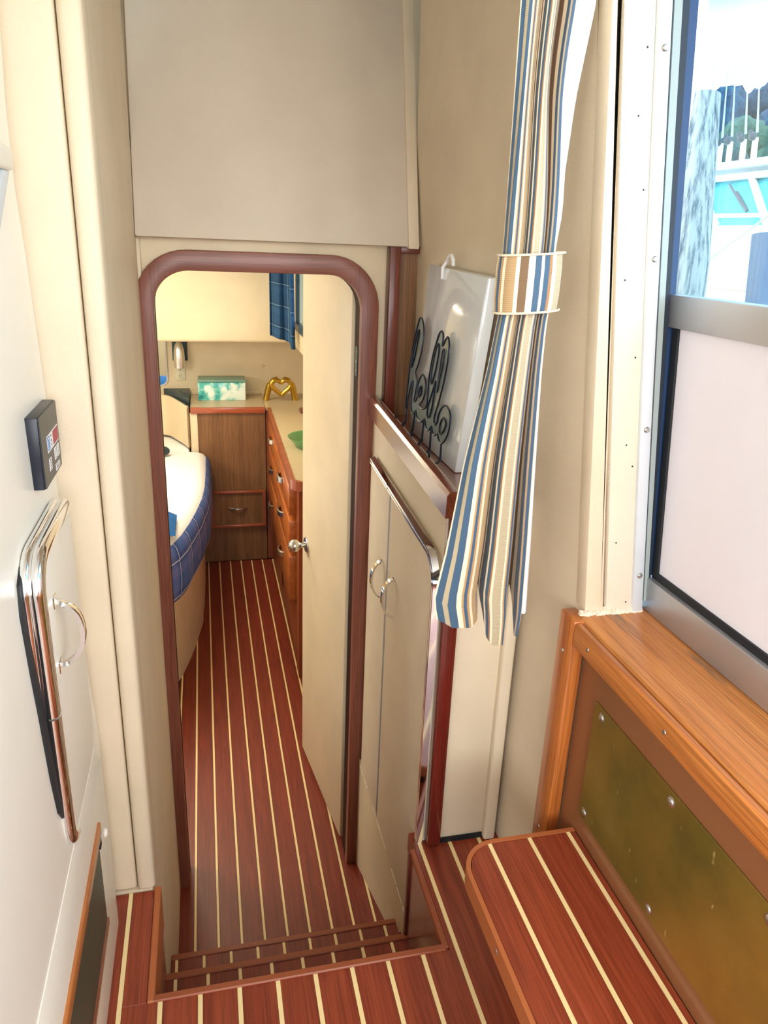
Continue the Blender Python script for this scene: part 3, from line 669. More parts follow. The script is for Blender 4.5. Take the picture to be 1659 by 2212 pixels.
# shelf board and its raised fiddle rail
sp = [(1.245, 0.786), (1.952, 0.786), (1.952, 0.808), (1.245, 0.808)]
MB().prism(sp, 'x', 0.440, 0.60).build('shelf_board', 'mahogany_y', cab)
rpts = [(0.4345, 1.235+0.735*k/10, 0.828+sheer(1.235+0.735*k/10)) for k in range(11)]
rpts = [(0.4315, p[1], p[2]-0.004) for p in rpts]
pr_ = [(0.017, -0.008), (0.019, 0.0), (0.017, 0.008), (0.010, 0.0130), (-0.034, 0.0130), (-0.034, -0.0130), (0.010, -0.0130)]
MB().tube(rpts, 1.0, prof=pr_, up=(0, 0, 1)).build('fiddle_rail', 'mahogany_y', cab)
gp = [(0.4500, 1.25+0.7*k/10, 0.8085) for k in range(11)]
MB().tube(gp, 0.0022, 6).build('shelf_bead', 'cabin_cherry_y', cab)
def cab_door(y0, y1, r_aft, r_fwd, split_side):
    zb, zt0, zt1 = -0.288, 0.692+sheer(y0)*0.8, 0.692+sheer(y1)*0.8
    P = [(y0, zb)]
    def arc(cy, cz, r, a0, a1):
        return [(cy+r*math.cos(math.radians(a0+(a1-a0)*i/8)), cz+r*math.sin(math.radians(a0+(a1-a0)*i/8))) for i in range(9)]
    P.append((y1, zb))
    if r_fwd: P += arc(y1-r_fwd, zt1-r_fwd, r_fwd, 0, 90)
    else: P.append((y1, zt1))
    if r_aft: P += arc(y0+r_aft, zt0-r_aft, r_aft, 90, 180)
    else: P.append((y0, zt0))
    d = MB().prism(P, 'x', 0.4195, 0.436, 0.003).build('cabinet_door', 'vinyl', cab)
    # chrome moulding along the top edge (and down the aft edge)
    pts = []
    if r_fwd: pts += [(0.4185, p[0], p[1]) for p in arc(y1-r_fwd*1.0, zt1-r_fwd, r_fwd, 50, 90)]
    else: pts += [(0.4185, y1, zt1)]
    n = 6
    a = pts[-1]
    e = (0.4185, y0+(r_aft or 0), zt0)
    pts += [tuple(lerp(a[q], e[q], (i+1)/n) for q in range(3)) for i in range(n)]
    if r_aft:
        pts += [(0.4185, p[0], p[1]) for p in arc(y0+r_aft, zt0-r_aft, r_aft, 90, 180)[1:]]
        pts += [(0.4185, y0, lerp(zt0-r_aft, zb, (i+1)/6)) for i in range(6)]
    prf = [(0.006, -0.0035), (0.004, 0.006), (0.0015, 0.006), (0.0012, 0.0045), (-0.0012, 0.0045), (-0.0015, 0.006), (-0.004, 0.006), (-0.006, -0.0035)]
    prf = [(p[0]*1.6, p[1]*1.4) for p in prf]
    b = MB(); b.tube(pts, 1.0, prof=[(q[1], q[0]) for q in prf], up=(-1, 0, 0)); b.build('chrome_edge', 'chrome', d, ang=60)
    return d
d1 = cab_door(1.664, 1.885, 0, 0.03, 'a')
d2 = cab_door(1.262, 1.656, 0.062, 0, 'f')
def bow_handle(door, y, z0, z1, x, depth=0.030, bulge=0.0):
    pts = []
    for i in range(15):
        a = math.pi*i/14; pts.append((x-depth*math.sin(a), y+bulge*math.sin(a), lerp(z1, z0, (1-math.cos(a))/2)))
    b = MB(); b.tube(pts, 1.0, prof=[(0.0026, -0.007), (0.0026, 0.007), (-0.0026, 0.007), (-0.0026, -0.007)], up=(0, 1, 0) if False else (-1, 0, 0.001))
    b.build('handle', 'chrome', door)
bow_handle(d1, 1.705, 0.385, 0.485, 0.4195); bow_handle(d2, 1.580, 0.392, 0.492, 0.4195)
# sun glint along the door bottoms, built as pale strips
for k in range(10):
    y = 1.30+0.06*k
    if k in (3, 7): continue
    fz = MB(); fz.box(0.4172, 0.4192, y, y+0.052, -0.2905-0.001*(k % 3), -0.2875, 0.0006, 1); fz.build('edge_glint', 'tear_and_glint', cab)
# teak-framed niche panel on the bulkhead above the shelf
npn = thing('niche_panel', 'dark wooden framed panel beside the doorway above the shelf', 'panel', (0.5, 1.94, 0.808))
MB().box(0.456, 0.484, 1.912, 1.952, 0.8085, 1.240, 0.004).build('upright', 'mahogany_z', npn)
MB().box(0.484, 0.535, 1.915, 1.952, 1.222, 1.240, 0.002).build('top_rail', 'mahogany_x', npn)
MB().box(0.484, 0.535, 1.935, 1.952, 0.8085, 1.222).build('panel', 'cabin_teak_z', npn)

# ================================================================== SHELF DISPLAY: white board and wire sign
def lean(z, off=0.0): return 0.487+0.0735*(z-0.81)+off
def lean2(z, off=0.0): return 0.4735+0.068*(z-0.81)+off
def sgp(p): return (p[0]*1.0237, 1.25-(1.25-p[1])*1.0237)
wb = thing('white_board', 'glossy blank white board leaning on the wall on the teak shelf', 'board', (0.49, 1.58, 0.809))
y0, y1, z0, z1 = 1.400, 1.764, 0.8025, 1.187
def board_pts(off0, off1):
    p = []
    for z, dz in ((z0, 0.0), (z1, 0.0)):
        zz0 = z+0.006; zz1 = z+(0 if z == z0 else 0.010)+0.006
        ya, yb = (y0, y1) if z == z0 else (y0-0.026, y1+0.008)
        p += [(lean(zz0, off0), ya, zz0), (lean(zz0, off1), ya, zz0), (lean(zz1, off1), yb, zz1), (lean(zz1, off0), yb, zz1)]
    return p
MB().hexa(board_pts(0.0, 0.026), 0.0035).build('panel', 'white_plastic', wb)
b = MB()
hk = [(lean(1.19)-0.002, 1.648, 1.176), (lean(1.19)-0.003, 1.648, 1.200), (lean(1.2)+0.004, 1.645, 1.213), (lean(1.2)+0.004, 1.632, 1.224), (lean(1.2)+0.004, 1.614, 1.226), (lean(1.2)+0.004, 1.602, 1.217), (lean(1.2)+0.004, 1.599, 1.205)]
b.tube(hk, 0.004, 8); b.build('hanger_hook', 'white', wb)
sg = thing('wire_word_sign', 'dark blue wire sign spelling hello with five coat hooks, leaning on white board', 'sign', (0.463, 1.55, 0.82))
OUT = [(1.733, 0.872), (1.735, 0.897), (1.735, 0.936), (1.735, 0.963), (1.733, 0.995), (1.727, 1.026), (1.716, 1.055), (1.704, 1.081), (1.693, 1.089), (1.676, 1.085), (1.66, 1.07), (1.653, 1.046), (1.656, 1.016), (1.669, 0.987), (1.684, 0.967), (1.67, 0.958), (1.662, 0.944), (1.664, 0.923), (1.667, 0.904), (1.659, 0.903), (1.649, 0.915), (1.653, 0.941), (1.645, 0.958), (1.626, 0.971), (1.609, 0.969), (1.593, 0.957), (1.591, 0.937), (1.601, 0.918), (1.621, 0.904), (1.6, 0.899), (1.58, 0.904), (1.566, 0.913), (1.565, 0.931), (1.572, 0.965), (1.57, 1.0), (1.563, 1.029), (1.55, 1.054), (1.541, 1.07), (1.529, 1.078), (1.513, 1.074), (1.508, 1.06), (1.508, 1.05), (1.5, 1.056), (1.49, 1.068), (1.477, 1.071), (1.464, 1.057), (1.461, 1.035), (1.464, 1.008), (1.47, 0.979), (1.481, 0.948), (1.492, 0.923), (1.501, 0.906), (1.5, 0.893), (1.49, 0.888), (1.478, 0.898), (1.475, 0.913), (1.463, 0.929), (1.441, 0.941), (1.419, 0.939), (1.401, 0.929), (1.397, 0.91), (1.401, 0.892), (1.414, 0.874), (1.434, 0.862), (1.453, 0.864), (1.469, 0.874), (1.481, 0.868), (1.494, 0.866), (1.508, 0.873), (1.516, 0.879), (1.526, 0.869), (1.538, 0.865), (1.553, 0.869), (1.565, 0.878), (1.574, 0.882), (1.587, 0.872), (1.605, 0.869), (1.63, 0.873), (1.647, 0.885), (1.652, 0.878), (1.665, 0.873), (1.684, 0.879), (1.69, 0.892), (1.694, 0.917), (1.694, 0.941), (1.704, 0.94), (1.715, 0.918), (1.721, 0.896), (1.721, 0.876)]
LOOPS = [[(1.695, 1.061), (1.712, 1.028), (1.721, 0.996), (1.719, 0.973), (1.702, 0.999), (1.693, 1.031), (1.687, 1.052)],
         [(1.628, 0.944), (1.637, 0.923), (1.631, 0.919), (1.617, 0.929), (1.617, 0.942)],
         [(1.538, 1.051), (1.55, 1.031), (1.558, 0.997), (1.556, 0.968), (1.545, 0.967), (1.533, 0.992), (1.526, 1.021), (1.526, 1.044)],
         [(1.498, 1.044), (1.503, 1.02), (1.504, 0.987), (1.503, 0.955), (1.497, 0.984), (1.49, 1.012), (1.49, 1.04)],
         [(1.522, 0.975), (1.527, 0.964), (1.542, 0.936), (1.553, 0.915), (1.553, 0.9), (1.543, 0.892), (1.53, 0.902), (1.522, 0.931), (1.522, 0.96)],
         [(1.441, 0.915), (1.456, 0.899), (1.456, 0.885), (1.442, 0.88), (1.424, 0.896), (1.421, 0.91)]]
def smooth_loop(P, k=3):
    n = len(P); R = []
    for i in range(n):
        p0, p1, p2, p3 = P[i-1], P[i], P[(i+1) % n], P[(i+2) % n]
        for s in range(k):
            t = s/k
            R.append(tuple(0.5*((2*p1[q])+(-p0[q]+p2[q])*t+(2*p0[q]-5*p1[q]+4*p2[q]-p3[q])*t*t+(-p0[q]+3*p1[q]-3*p2[q]+p3[q])*t**3) for q in (0, 1)))
    return R
SO = 0.0
OUT = [sgp(p) for p in OUT]; LOOPS = [[sgp(p) for p in q] for q in LOOPS]
b = MB(); P = smooth_loop(OUT)
b.tube([(lean2(z, SO), y, z) for y, z in P], 0.0021, 6, closed=True); b.build('outline_wire', 'wire', sg)
for Lp in LOOPS:
    b = MB(); b.tube([(lean2(z, SO-0.001), y, z) for y, z in smooth_loop(Lp)], 0.0019, 6, closed=True); b.build('inner_wire', 'wire', sg)
b = MB(); vs = [b.bm.verts.new((lean2(z, SO+0.001), y, z)) for y, z in P]
es = [b.bm.edges.new((vs[i], vs[(i+1) % len(vs)])) for i in range(len(vs))]
bmesh.ops.triangle_fill(b.bm, use_beauty=True, edges=es); b.build('net_fill', 'net', sg)
for (ya, za), (yb, zb) in (((1.725, 0.872), (1.718, 0.848)), ((1.647, 0.881), (1.650, 0.845)), ((1.573, 0.880), (1.569, 0.841)), ((1.515, 0.880), (1.505, 0.838)), ((1.433, 0.862), (1.427, 0.834))):
    ya, za = sgp((ya, za)); yb, zb = sgp((yb, zb)); zb = max(zb-0.004, 0.8225)
    xs = lean2(zb, SO); q = [(lean2(za, SO), ya, za), (xs, yb, zb)]
    for i in range(1, 9):
        a = math.pi*i/8; q.append((xs-0.0125*(1-math.cos(a)), yb, zb-0.011*math.sin(a)))
    q.append((xs-0.0255, yb, zb+0.012))
    b = MB(); b.tube(q, 0.0024, 6); b.ball(q[-1], 0.0034, 8); b.build('hook', 'wire', sg)

# ================================================================== SIDE DOOR, SILL AND STEP
sd = thing('door_2', 'aluminium sliding side door with glass above and white panel below', 'door', (0.70, 0.6, 0.67)); sd['kind'] = 'structure'
def dx(z): return 0.722-0.094*(z-0.72)
def dslab(name, y0, y1, z0, z1, off0, off1, mat, bev=0.0):
    p = []
    for z in (z0, z1):
        p += [(dx(z)+off0, y0, z), (dx(z)+off0, y1, z), (dx(z)+off1, y1, z), (dx(z)+off1, y0, z)]
    return MB().hexa(p, bev).build(name, mat, sd)
YA = -0.05
dslab('bottom_rail', YA, 1.036, 0.672, 0.733, -0.010, 0.03, 'alu', 0.002)
dslab('gasket', YA, 1.022, 0.733, 0.746, -0.001, 0.02, 'seal')
dslab('gasket', 1.008, 1.022, 0.733, 1.150, -0.0012, 0.02, 'seal')
dslab('lower_panel', YA, 1.012, 0.744, 1.150, 0.003, 0.02, 'door_panel')
dslab('mid_rail', YA, 1.028, 1.145, 1.192, -0.008, 0.022, 'alu', 0.002)
dslab('door_glass', YA, 1.022, 1.19, 1.90, 0.008, 0.013, 'glass')
dslab('top_rail', YA, 1.03, 1.86, 1.93, -0.008, 0.022, 'alu')
dslab('rear_stile', YA-0.04, YA, 0.672, 1.93, -0.008, 0.022, 'alu')
def stile(name, b0, b1, t0, t1, y0, y1, mat, z0=0.69):
    jamb(name, b0, b1, t0, t1, y0, y1, mat, 0.0, z0, 1.93, parent=sd)
stile('seal_strip', 0.7085, 0.713, 0.601, 0.607, 1.024, 1.06, 'seal')
stile('channel', 0.712, 0.719, 0.6055, 0.6172, 1.021, 1.06, 'grey_channel')
stile('gasket', 0.718, 0.7235, 0.6165, 0.629, 1.023, 1.06, 'navy')
stile('stile', 0.7225, 0.730, 0.628, 0.6435, 1.026, 1.06, 'bluemetal', 0.735)
# wooden threshold
th = thing('door_threshold', 'varnished orange-brown wooden threshold ledge under the side door', 'threshold', (0.6, 0.6, 0.0))
MB().prism([(0.594, 0.642), (0.724, 0.644), (0.724, 0.671), (0.604, 0.671), (0.597, 0.668), (0.594, 0.662)], 'y', -0.05, 1.035).build('sill_board', 'sill', th)
MB().prism([(0.5785, 0.627), (0.592, 0.627), (0.592, 0.662), (0.590, 0.6655), (0.582, 0.6655), (0.5785, 0.662)], 'y', -0.05, 1.003).build('front_rail', 'oak_y', th)
for y in (0.955, 0.737, 0.5): MB().lathe([(0, 0.001), (0.0035, 0.001), (0.004, 0)], (0.5785, y, 0.645), (-1, 0, 0), 10).build('screw', 'steel', th)
pst = MB().hexa([(0.578, 1.006, 0.02), (0.603, 1.006, 0.02), (0.607, 1.058, 0.02), (0.578, 1.058, 0.02), (0.578, 1.006, 0.668), (0.603, 1.006, 0.668), (0.607, 1.058, 0.668), (0.578, 1.058, 0.668)], 0.004).build('end_post', 'oak_z', th)
for z in (0.60, 0.22): MB().lathe([(0, 0.001), (0.0035, 0.001), (0.004, 0)], (0.578, 1.033, z), (-1, 0, 0), 10).build('screw', 'steel', pst)
MB().box(0.606, 0.63, -0.05, 1.01, 0.0, 0.645).build('riser_panel', 'brown_lam', th)
kp = thing('kick_plate', 'tarnished brass kick plate screwed to the brown panel under the side door', 'plate', (0.604, 0.74, 0.32))
MB().box(0.6035, 0.6058, 0.36, 0.948, 0.322, 0.551, 0.0006, 1).build('plate', 'brass', kp)
for (y, z) in ((0.924, 0.534), (0.727, 0.534), (0.931, 0.337), (0.728, 0.338), (0.53, 0.534), (0.53, 0.338)):
    sc = MB().lathe([(0, 0.0035), (0.004, 0.003), (0.0065, 0.0012), (0.007, 0)], (0.6036, y, z), (-1, 0, 0), 16).build('screw', 'steel', kp)
    MB().lathe([(0.0073, 0.0006), (0.0085, 0.0003), (0.009, 0)], (0.6036, y, z), (-1, 0, 0), 16).build('washer', 'steel', sc)
# boarding step
bs = thing('boarding_step', 'rounded red-brown wooden step with pale inlays below the side door', 'step', (0.5, 0.6, 0.0))
zt = 0.28; xl, xr, yf, ya = 0.384, 0.604, 0.958, -0.05
def step_outline(ins):
    r = 0.068; P = [(xl+ins, ya)]
    for i in range(9):
        a = math.radians(180-90*i/8); P.append((xl+r+(r-ins)*math.cos(a), yf-r+(r-ins)*math.sin(a)))
    P.append((xr, yf-ins)); P.append((xr, ya)); return P
MB().prism(step_outline(0.006), 'z', zt-0.030, zt-0.006).build('board', 'teak_floor', bs)
e1 = MB(); t = e1.bm
po = [p for p in step_outline(0.0)[:-1]]; pi_ = [p for p in step_outline(0.0075)[:-1]]
for (A, B_) in ((po, pi_),):
    v = [[t.verts.new((p[0], p[1], z)) for p in Q] for Q, z in ((A, zt-0.034), (A, zt+0.0015), (B_, zt+0.0015), (B_, zt-0.034))]
    for i in range(len(A)-1):
        for a in range(4): t.faces.new((v[a][i], v[a][i+1], v[(a+1) % 4][i+1], v[(a+1) % 4][i]))
e1.build('edge_band', 'nosing_step', bs)
XS = [0.443, 0.5165, 0.590]
def cut_plank(xa, xb):
    """plank of the step; its far end follows the rounded corner"""
    P = [(xa, ya)]
    for i in range(7):
        x = lerp(xa, xb, i/6); r = 0.068; ins = 0.008
        y = yf-ins
        if x < xl+r: y = yf-r+math.sqrt(max(0.0, (r-ins)**2-(xl+r-x)**2))
        P.append((x, y))
    P.append((xb, ya)); return P
bounds = [xl+0.0085]+[v for s in XS for v in (s-0.0035, s+0.0035)]+[xr]
for i in range(0, len(bounds), 2): MB().prism(cut_plank(bounds[i], bounds[i+1]-0.0002), 'z', zt-0.006, zt, 0.0005, 1).build('plank', 'teak_floor', bs)
for s in XS: MB().prism(cut_plank(s-0.0035, s+0.0035), 'z', zt-0.006, zt+0.0004).build('inlay_strip', 'holly', bs)
MB().box(0.535, 0.60, -0.05, 0.90, 0.0, zt-0.03).build('base', 'nosing', bs)
MB().lathe([(0, 0.0015), (0.004, 0.001), (0.005, 0)], (xl, 0.76, zt-0.014), (-1, 0, 0), 12).build('screw', 'steel', bs)

# ================================================================== STRIPED CURTAIN
cu = thing('striped_curtain', 'tied blue, cream and tan striped curtain hanging at the side door', 'curtain', (0.44, 1.02, 0.6))
KC = 0.9115; YC = 1.03
Ltab = [(0.57, .392), (0.66, .370), (0.75, .386), (0.91, .406), (1.063, .433), (1.135, .442), (1.17, .447), (1.23, .442), (1.455, .440), (1.57, .438), (1.95, .434)]
Rtab = [(0.57, .540), (0.62, .543), (0.75, .540), (0.91, .535), (1.063, .530), (1.135, .530), (1.17, .534), (1.23, .531), (1.455, .542), (1.57, .556), (1.95, .575)]
# fold profile: (cloth metres, across 0..1, depth) for the flared foot and for the gathered band
FOOT = [(0.000, 0.00, 0.000), (0.030, 0.18, -0.012), (0.062, 0.38, -0.006), (0.083, 0.47, 0.006), (0.090, 0.475, 0.045), (0.112, 0.50, 0.050), (0.120, 0.55, 0.010), (0.140, 0.64, -0.008), (0.168, 0.80, -0.002), (0.176, 0.815, 0.020), (0.196, 0.84, 0.055), (0.214, 0.89, 0.040), (0.228, 0.93, 0.004), (0.246, 0.985, 0.006), (0.252, 1.0, 0.014)]
BAND = [(0.000, 0.02, 0.010), (0.030, 0.10, -0.010), (0.062, 0.26, -0.018), (0.083, 0.36, -0.010), (0.090, 0.38, 0.000), (0.112, 0.41, 0.002), (0.120, 0.44, -0.008), (0.140, 0.55, -0.020), (0.168, 0.72, -0.016), (0.176, 0.75, -0.004), (0.196, 0.77, 0.004), (0.214, 0.80, 0.000), (0.228, 0.84, -0.008), (0.246, 0.94, 0.000), (0.252, 0.97, 0.010)]
TOPP = [(0.0, 0.0, 0.004), (0.03, 0.116, -0.006), (0.062, 0.199, -0.01), (0.083, 0.249, -0.002), (0.09, 0.266, 0.006), (0.112, 0.299, 0.006), (0.12, 0.332, -0.006), (0.14, 0.415, -0.014), (0.168, 0.457, -0.006), (0.176, 0.473, 0.01), (0.196, 0.506, 0.02), (0.214, 0.581, 0.006), (0.228, 0.622, -0.002), (0.246, 0.689, 0.004), (0.252, 0.714, 0.01)]
HEM = [(0.0, 0.625), (0.03, 0.612), (0.07, 0.604), (0.085, 0.615), (0.10, 0.67), (0.115, 0.625), (0.125, 0.578), (0.145, 0.566), (0.168, 0.562), (0.18, 0.62), (0.20, 0.66), (0.215, 0.615), (0.23, 0.575), (0.246, 0.572), (0.252, 0.60)]
def prof_at(P, u, q):
    return interp([(p[0], p[q]) for p in P], u)
NU = 85; NV = 64; UW = 0.252
def cur_pt(u, z):
    zz = z
    if zz <= 1.17:
        k = min(1, max(0, (zz-0.57)/(1.17-0.57))); k = k*k*(3-2*k)*0.55+k*0.45
        a = lerp(prof_at(FOOT, u, 1), prof_at(BAND, u, 1), k); d = lerp(prof_at(FOOT, u, 2), prof_at(BAND, u, 2), k)
    elif zz <= 1.23: a, d = prof_at(BAND, u, 1), prof_at(BAND, u, 2)
    else:
        k = min(1, (zz-1.23)/0.3); k = k*k*(3-2*k)
        a = lerp(prof_at(BAND, u, 1), prof_at(TOPP, u, 1), k); d = lerp(prof_at(BAND, u, 2), prof_at(TOPP, u, 2), k)
    x = lerp(interp(Ltab, zz), interp(Rtab, zz), a)
    d += 0.0012*noise.noise(Vector((u*60, zz*7, 2)))
    return (KC*x+0.37*d, YC+d, 1.25+(zz-1.25)*KC)
def cz(i, j):
    u = UW*i/(NU-1); hem = interp(HEM, u); t = j/(NV-1); return u, lerp(1.95, hem, t)
def cfn(i, j): return cur_pt(*cz(i, j))
cb = MB().grid(cfn, NU, NV, lambda a, b: (UW*a/(NU-1)+0.0, 1.4*b/(NV-1)))
cl = cb.build('cloth', 'stripe', cu, recalc=False, ang=80)
# white lining folded out on the right edge
def lin(i, j):
    t = j/(NV-1); z = lerp(1.95, 0.615, t); w = lerp(0.004, 0.020, min(1, max(0, (1.9-z)/0.05))) if z > 1.3 else interp([(0.615, 0.016), (0.75, 0.014), (1.0, 0.008), (1.14, 0.004), (1.24, 0.004), (1.3, 0.014)], z)
    if z > 1.3: w = interp([(1.3, 0.014), (1.46, 0.016), (1.6, 0.020), (1.95, 0.024)], z)
    p = Vector(cur_pt(UW*0.995, max(z, 0.6)))
    e = interp(Rtab, z)*KC
    xs = [p.x-0.004, p.x, lerp(p.x, max(e, p.x+w*0.5), 0.6), max(e, p.x+w*0.6), max(e, p.x+w*0.6)-0.003]
    ds = [0.016, 0.006, 0.003, 0.008, 0.024]
    return (xs[i], p.y+ds[i]-0.004, 1.25+(z-1.25)*KC)
MB().grid(lin, 5, NV).build('lining', 'lining', cu, recalc=False, ang=80)
# tie band around the gathers
def band(i, j):
    t = 2*math.pi*i/40; z = lerp(1.156, 1.240, j/4); cx = KC*0.4885; rx = 0.0475+0.0015*math.sin(5*t); ry = 0.030
    zz = z+0.004*math.cos(t)
    pinch = 0.0015*(1 if j in (0, 4) else 0)
    return (cx+(rx-pinch)*math.cos(t), YC-0.004+(ry-pinch)*math.sin(t), 1.25+(zz-1.25)*KC)
MB().grid(band, 40, 5, lambda a, b: (0.2525*a/40.0+0.18, 0.08*b/4.0), closed_u=True).build('tie_band', 'stripe', cu, recalc=True, ang=80)
for zz in (1.156, 1.240):
    bm_ = MB(); bm_.tube([((KC*0.4885+0.0485*math.cos(2*math.pi*k/40)), YC-0.004+0.031*math.sin(2*math.pi*k/40), 1.25+(zz+0.004*math.cos(2*math.pi*k/40)-1.25)*KC) for k in range(40)], 0.0016, 6, closed=True)
    bm_.build('band_hem', 'stripe', cu)

# ================================================================== LEFT WALL FITTINGS
def xw(z): return interp(prof, z)
# chrome-edged appliance door
ad = thing('locker_door', 'white rounded locker door with chrome edging on the left wall', 'door', (-0.21, 1.0, 0.45))
XF = -0.212
y0, y1, z0, z1 = 0.924, 1.165, 0.414, 0.855
P = rect(y0, y1, z0, z1, 0.045, 8, (0.9, 0.9, 0.8, 1.0))
MB().prism(P, 'x', -0.243, XF, 0.004, 3).build('panel', 'laminate', ad)
def arcp(cy, cz_, r, a0, a1, n=8): return [(cy+r*math.cos(math.radians(a0+(a1-a0)*i/n)), cz_+r*math.sin(math.radians(a0+(a1-a0)*i/n))) for i in range(n+1)]
pts = [(1.145, z1+0.003), (1.08, z1+0.003), (1.02, z1+0.003)]+arcp(y0+0.045, z1-0.045, 0.048, 90, 180)+[(y0-0.003, z) for z in (0.76, 0.70, 0.64)]
pts2 = [(y0-0.003, z) for z in (0.637, 0.56, 0.50)]+arcp(y0+0.040, z0+0.040, 0.043, 180, 262)
prf = [(-0.013, 0.006), (-0.013, -0.003), (-0.0105, -0.0075), (-0.0065, -0.0095), (-0.0025, -0.0085), (-0.0005, -0.0055), (0.001, -0.0055), (0.003, -0.009), (0.007, -0.0105), (0.0115, -0.0095), (0.0150, -0.006), (0.0165, -0.001), (0.0165, 0.006)]
def chan(q):
    b = MB(); b.tube([(XF-0.012, p[0], p[1]) for p in q], 1.0, prof=[(u, SGN*w) for u, w in prf], up=(1, 0, 0)); b.build('chrome_edge', 'chrome', ad, ang=50)
SGN = -1
chan(pts); chan(pts2)
b = MB()
SL = [(0.47, 0.916, 0.922), (0.50, 0.896, 0.922), (0.56, 0.890, 0.922), (0.64, 0.890, 0.922), (0.72, 0.892, 0.922), (0.80, 0.898, 0.926), (0.835, 0.912, 0.94), (0.85, 0.935, 0.955)]  # shadow gap along the locker door edge, drawn as a black strip
for (za, ya, yb), (zb, yc, yd) in zip(SL, SL[1:]):
    xa, xb = interp(prof, za)+0.0035, interp(prof, zb)+0.0035
    b.hexa([(xa-0.012, ya, za), (xa, ya, za), (xa, yb, za), (xa-0.012, yb, za), (xb-0.012, yc, zb), (xb, yc, zb), (xb, yd, zb), (xb-0.012, yd, zb)])
bmesh.ops.remove_doubles(b.bm, verts=b.bm.verts, dist=0.0001); b.build('edge_shadow', 'seal', ad)
pts = []
for i in range(17):
    a = math.pi*i/16; zc = lerp(0.776, 0.684, (1-math.cos(a))/2); yy = lerp(0.985, 0.975, i/16)
    pts.append((XF+0.034*math.sin(a), yy, zc))
b = MB(); b.tube(pts, 1.0, prof=[(0.003, -0.0085), (0.004, 0.0), (0.003, 0.0085), (-0.003, 0.0085), (-0.003, -0.0085)], up=(0.7, 0.0, 0.001)); b.build('handle', 'chrome', ad, ang=50)
MB().box(XF-0.001, XF+0.002, 0.975, 0.995, 0.768, 0.786, 0.001, 1).build('handle_foot', 'chrome', ad); MB().box(XF-0.001, XF+0.002, 0.965, 0.985, 0.674, 0.692, 0.001, 1).build('handle_foot', 'chrome', ad)
# chrome rail running aft below it
cr = MB(); cr.tube([(-0.2285, y, z) for y, z in ((0.945, 0.386), (0.8, 0.372), (0.69, 0.360), (0.5, 0.342), (0.3, 0.322))], 1.0, prof=[(-0.008, -0.019), (0.004, -0.017), (0.006, -0.006), (0.003, 0.0), (0.006, 0.006), (0.004, 0.016), (-0.008, 0.019)], up=(1, 0, 0))
tag(cr.build('chrome_rail', 'chrome', ang=50), 'long chrome trim strip on the left wall below the locker door', 'trim strip')
# dark green glossy inset with wooden border near the floor
gi = thing('grille_inset', 'dark green glossy inset with a wooden border low on left wall', 'panel', (-0.21, 0.9, 0.06))
def xs_(y): return -0.206
def skirt(name, ya_, yb_, za, zb, o0, o1, mat, bev=0.0):
    p = []
    for z in (za, zb):
        for (y, o) in ((ya_, o0), (yb_, o0), (yb_, o1), (ya_, o1)): p.append((xs_(y)+o, y, z))
    return MB().hexa(p, bev).build(name, mat, gi)
skirt('pane', 0.3, 1.062, 0.128, 0.300, -0.006, 0.0008, 'green_gloss')
skirt('top_border', 0.3, 1.075, 0.300, 0.322, -0.004, 0.005, 'oak_y', 0.001)
skirt('bottom_border', 0.3, 1.062, 0.114, 0.128, -0.004, 0.004, 'mahogany_y', 0.001)
skirt('clip', 1.058, 1.070, 0.280, 0.300, 0.0, 0.004, 'seal')
tag(MB().lathe([(0, 0.005), (0.006, 0.004), (0.009, 0)], (-0.206, 1.13, 0.25), (1, 0, 0), 12).build('plug_button', 'laminate'), 'small white round plug on the left wall near the cream column', 'plug')
# control panel
cpn = thing('control_panel', 'black control panel with printed labels on the left wall', 'control panel', (-0.23, 1.13, 0.90))
MB().box(-0.242, -0.2235, 1.068, 1.196, 0.906, 1.008, 0.002).build('housing', 'black_edge', cpn)
MB().box(-0.2235, -0.2215, 1.0695, 1.1945, 0.9075, 1.0065).build('face', 'black', cpn)
XP = -0.2214
def decal(ya_, yb_, za, zb, mat, off=0.0): MB().box(XP-0.0008, XP+0.0002+off, ya_, yb_, za, zb).build('label_print', mat, cpn)
def pp(u, v): # u 0..1 forward, v 0..1 upward on the face
    return 1.0695+0.125*u, 0.9075+0.099*v
def dec(u0, u1, v0, v1, mat, off=0.0):
    a, b_ = pp(u0, v0); c, d = pp(u1, v1); decal(a, c, b_, d, mat, off)
dec(0.28, 0.94, 0.42, 0.66, 'white'); dec(0.62, 0.92, 0.44, 0.64, 'red', .0003)
dec(0.30, 0.42, 0.445, 0.46, 'bluep', .0003); dec(0.30, 0.42, 0.625, 0.64, 'bluep', .0003); dec(0.30, 0.315, 0.445, 0.64, 'bluep', .0003); dec(0.405, 0.42, 0.445, 0.64, 'bluep', .0003)
dec(0.345, 0.375, 0.48, 0.60, 'bluep', .0004)
for v in (0.47, 0.53, 0.60): dec(0.50, 0.53, v, v+0.025, 'ink', .0003)
dec(0.62, 0.75, 0.20, 0.38, 'white'); dec(0.79, 0.92, 0.20, 0.38, 'white'); dec(0.28, 0.42, 0.15, 0.33, 'white')
for i in range(4): dec(0.335, 0.365, 0.17+0.04*i, 0.19+0.04*i, 'ink', .0003)
for i in range(4): dec(0.675, 0.69, 0.22+0.04*i, 0.24+0.04*i, 'ink', .0003)
for i in range(4): dec(0.845, 0.86, 0.22+0.04*i, 0.24+0.04*i, 'ink', .0003)
dec(0.62, 0.88, 0.03, 0.11, 'white'); dec(0.66, 0.84, 0.055, 0.065, 'ink', .0003); dec(0.66, 0.84, 0.08, 0.088, 'ink', .0003)
dec(0.60, 0.86, 0.125, 0.135, 'white')
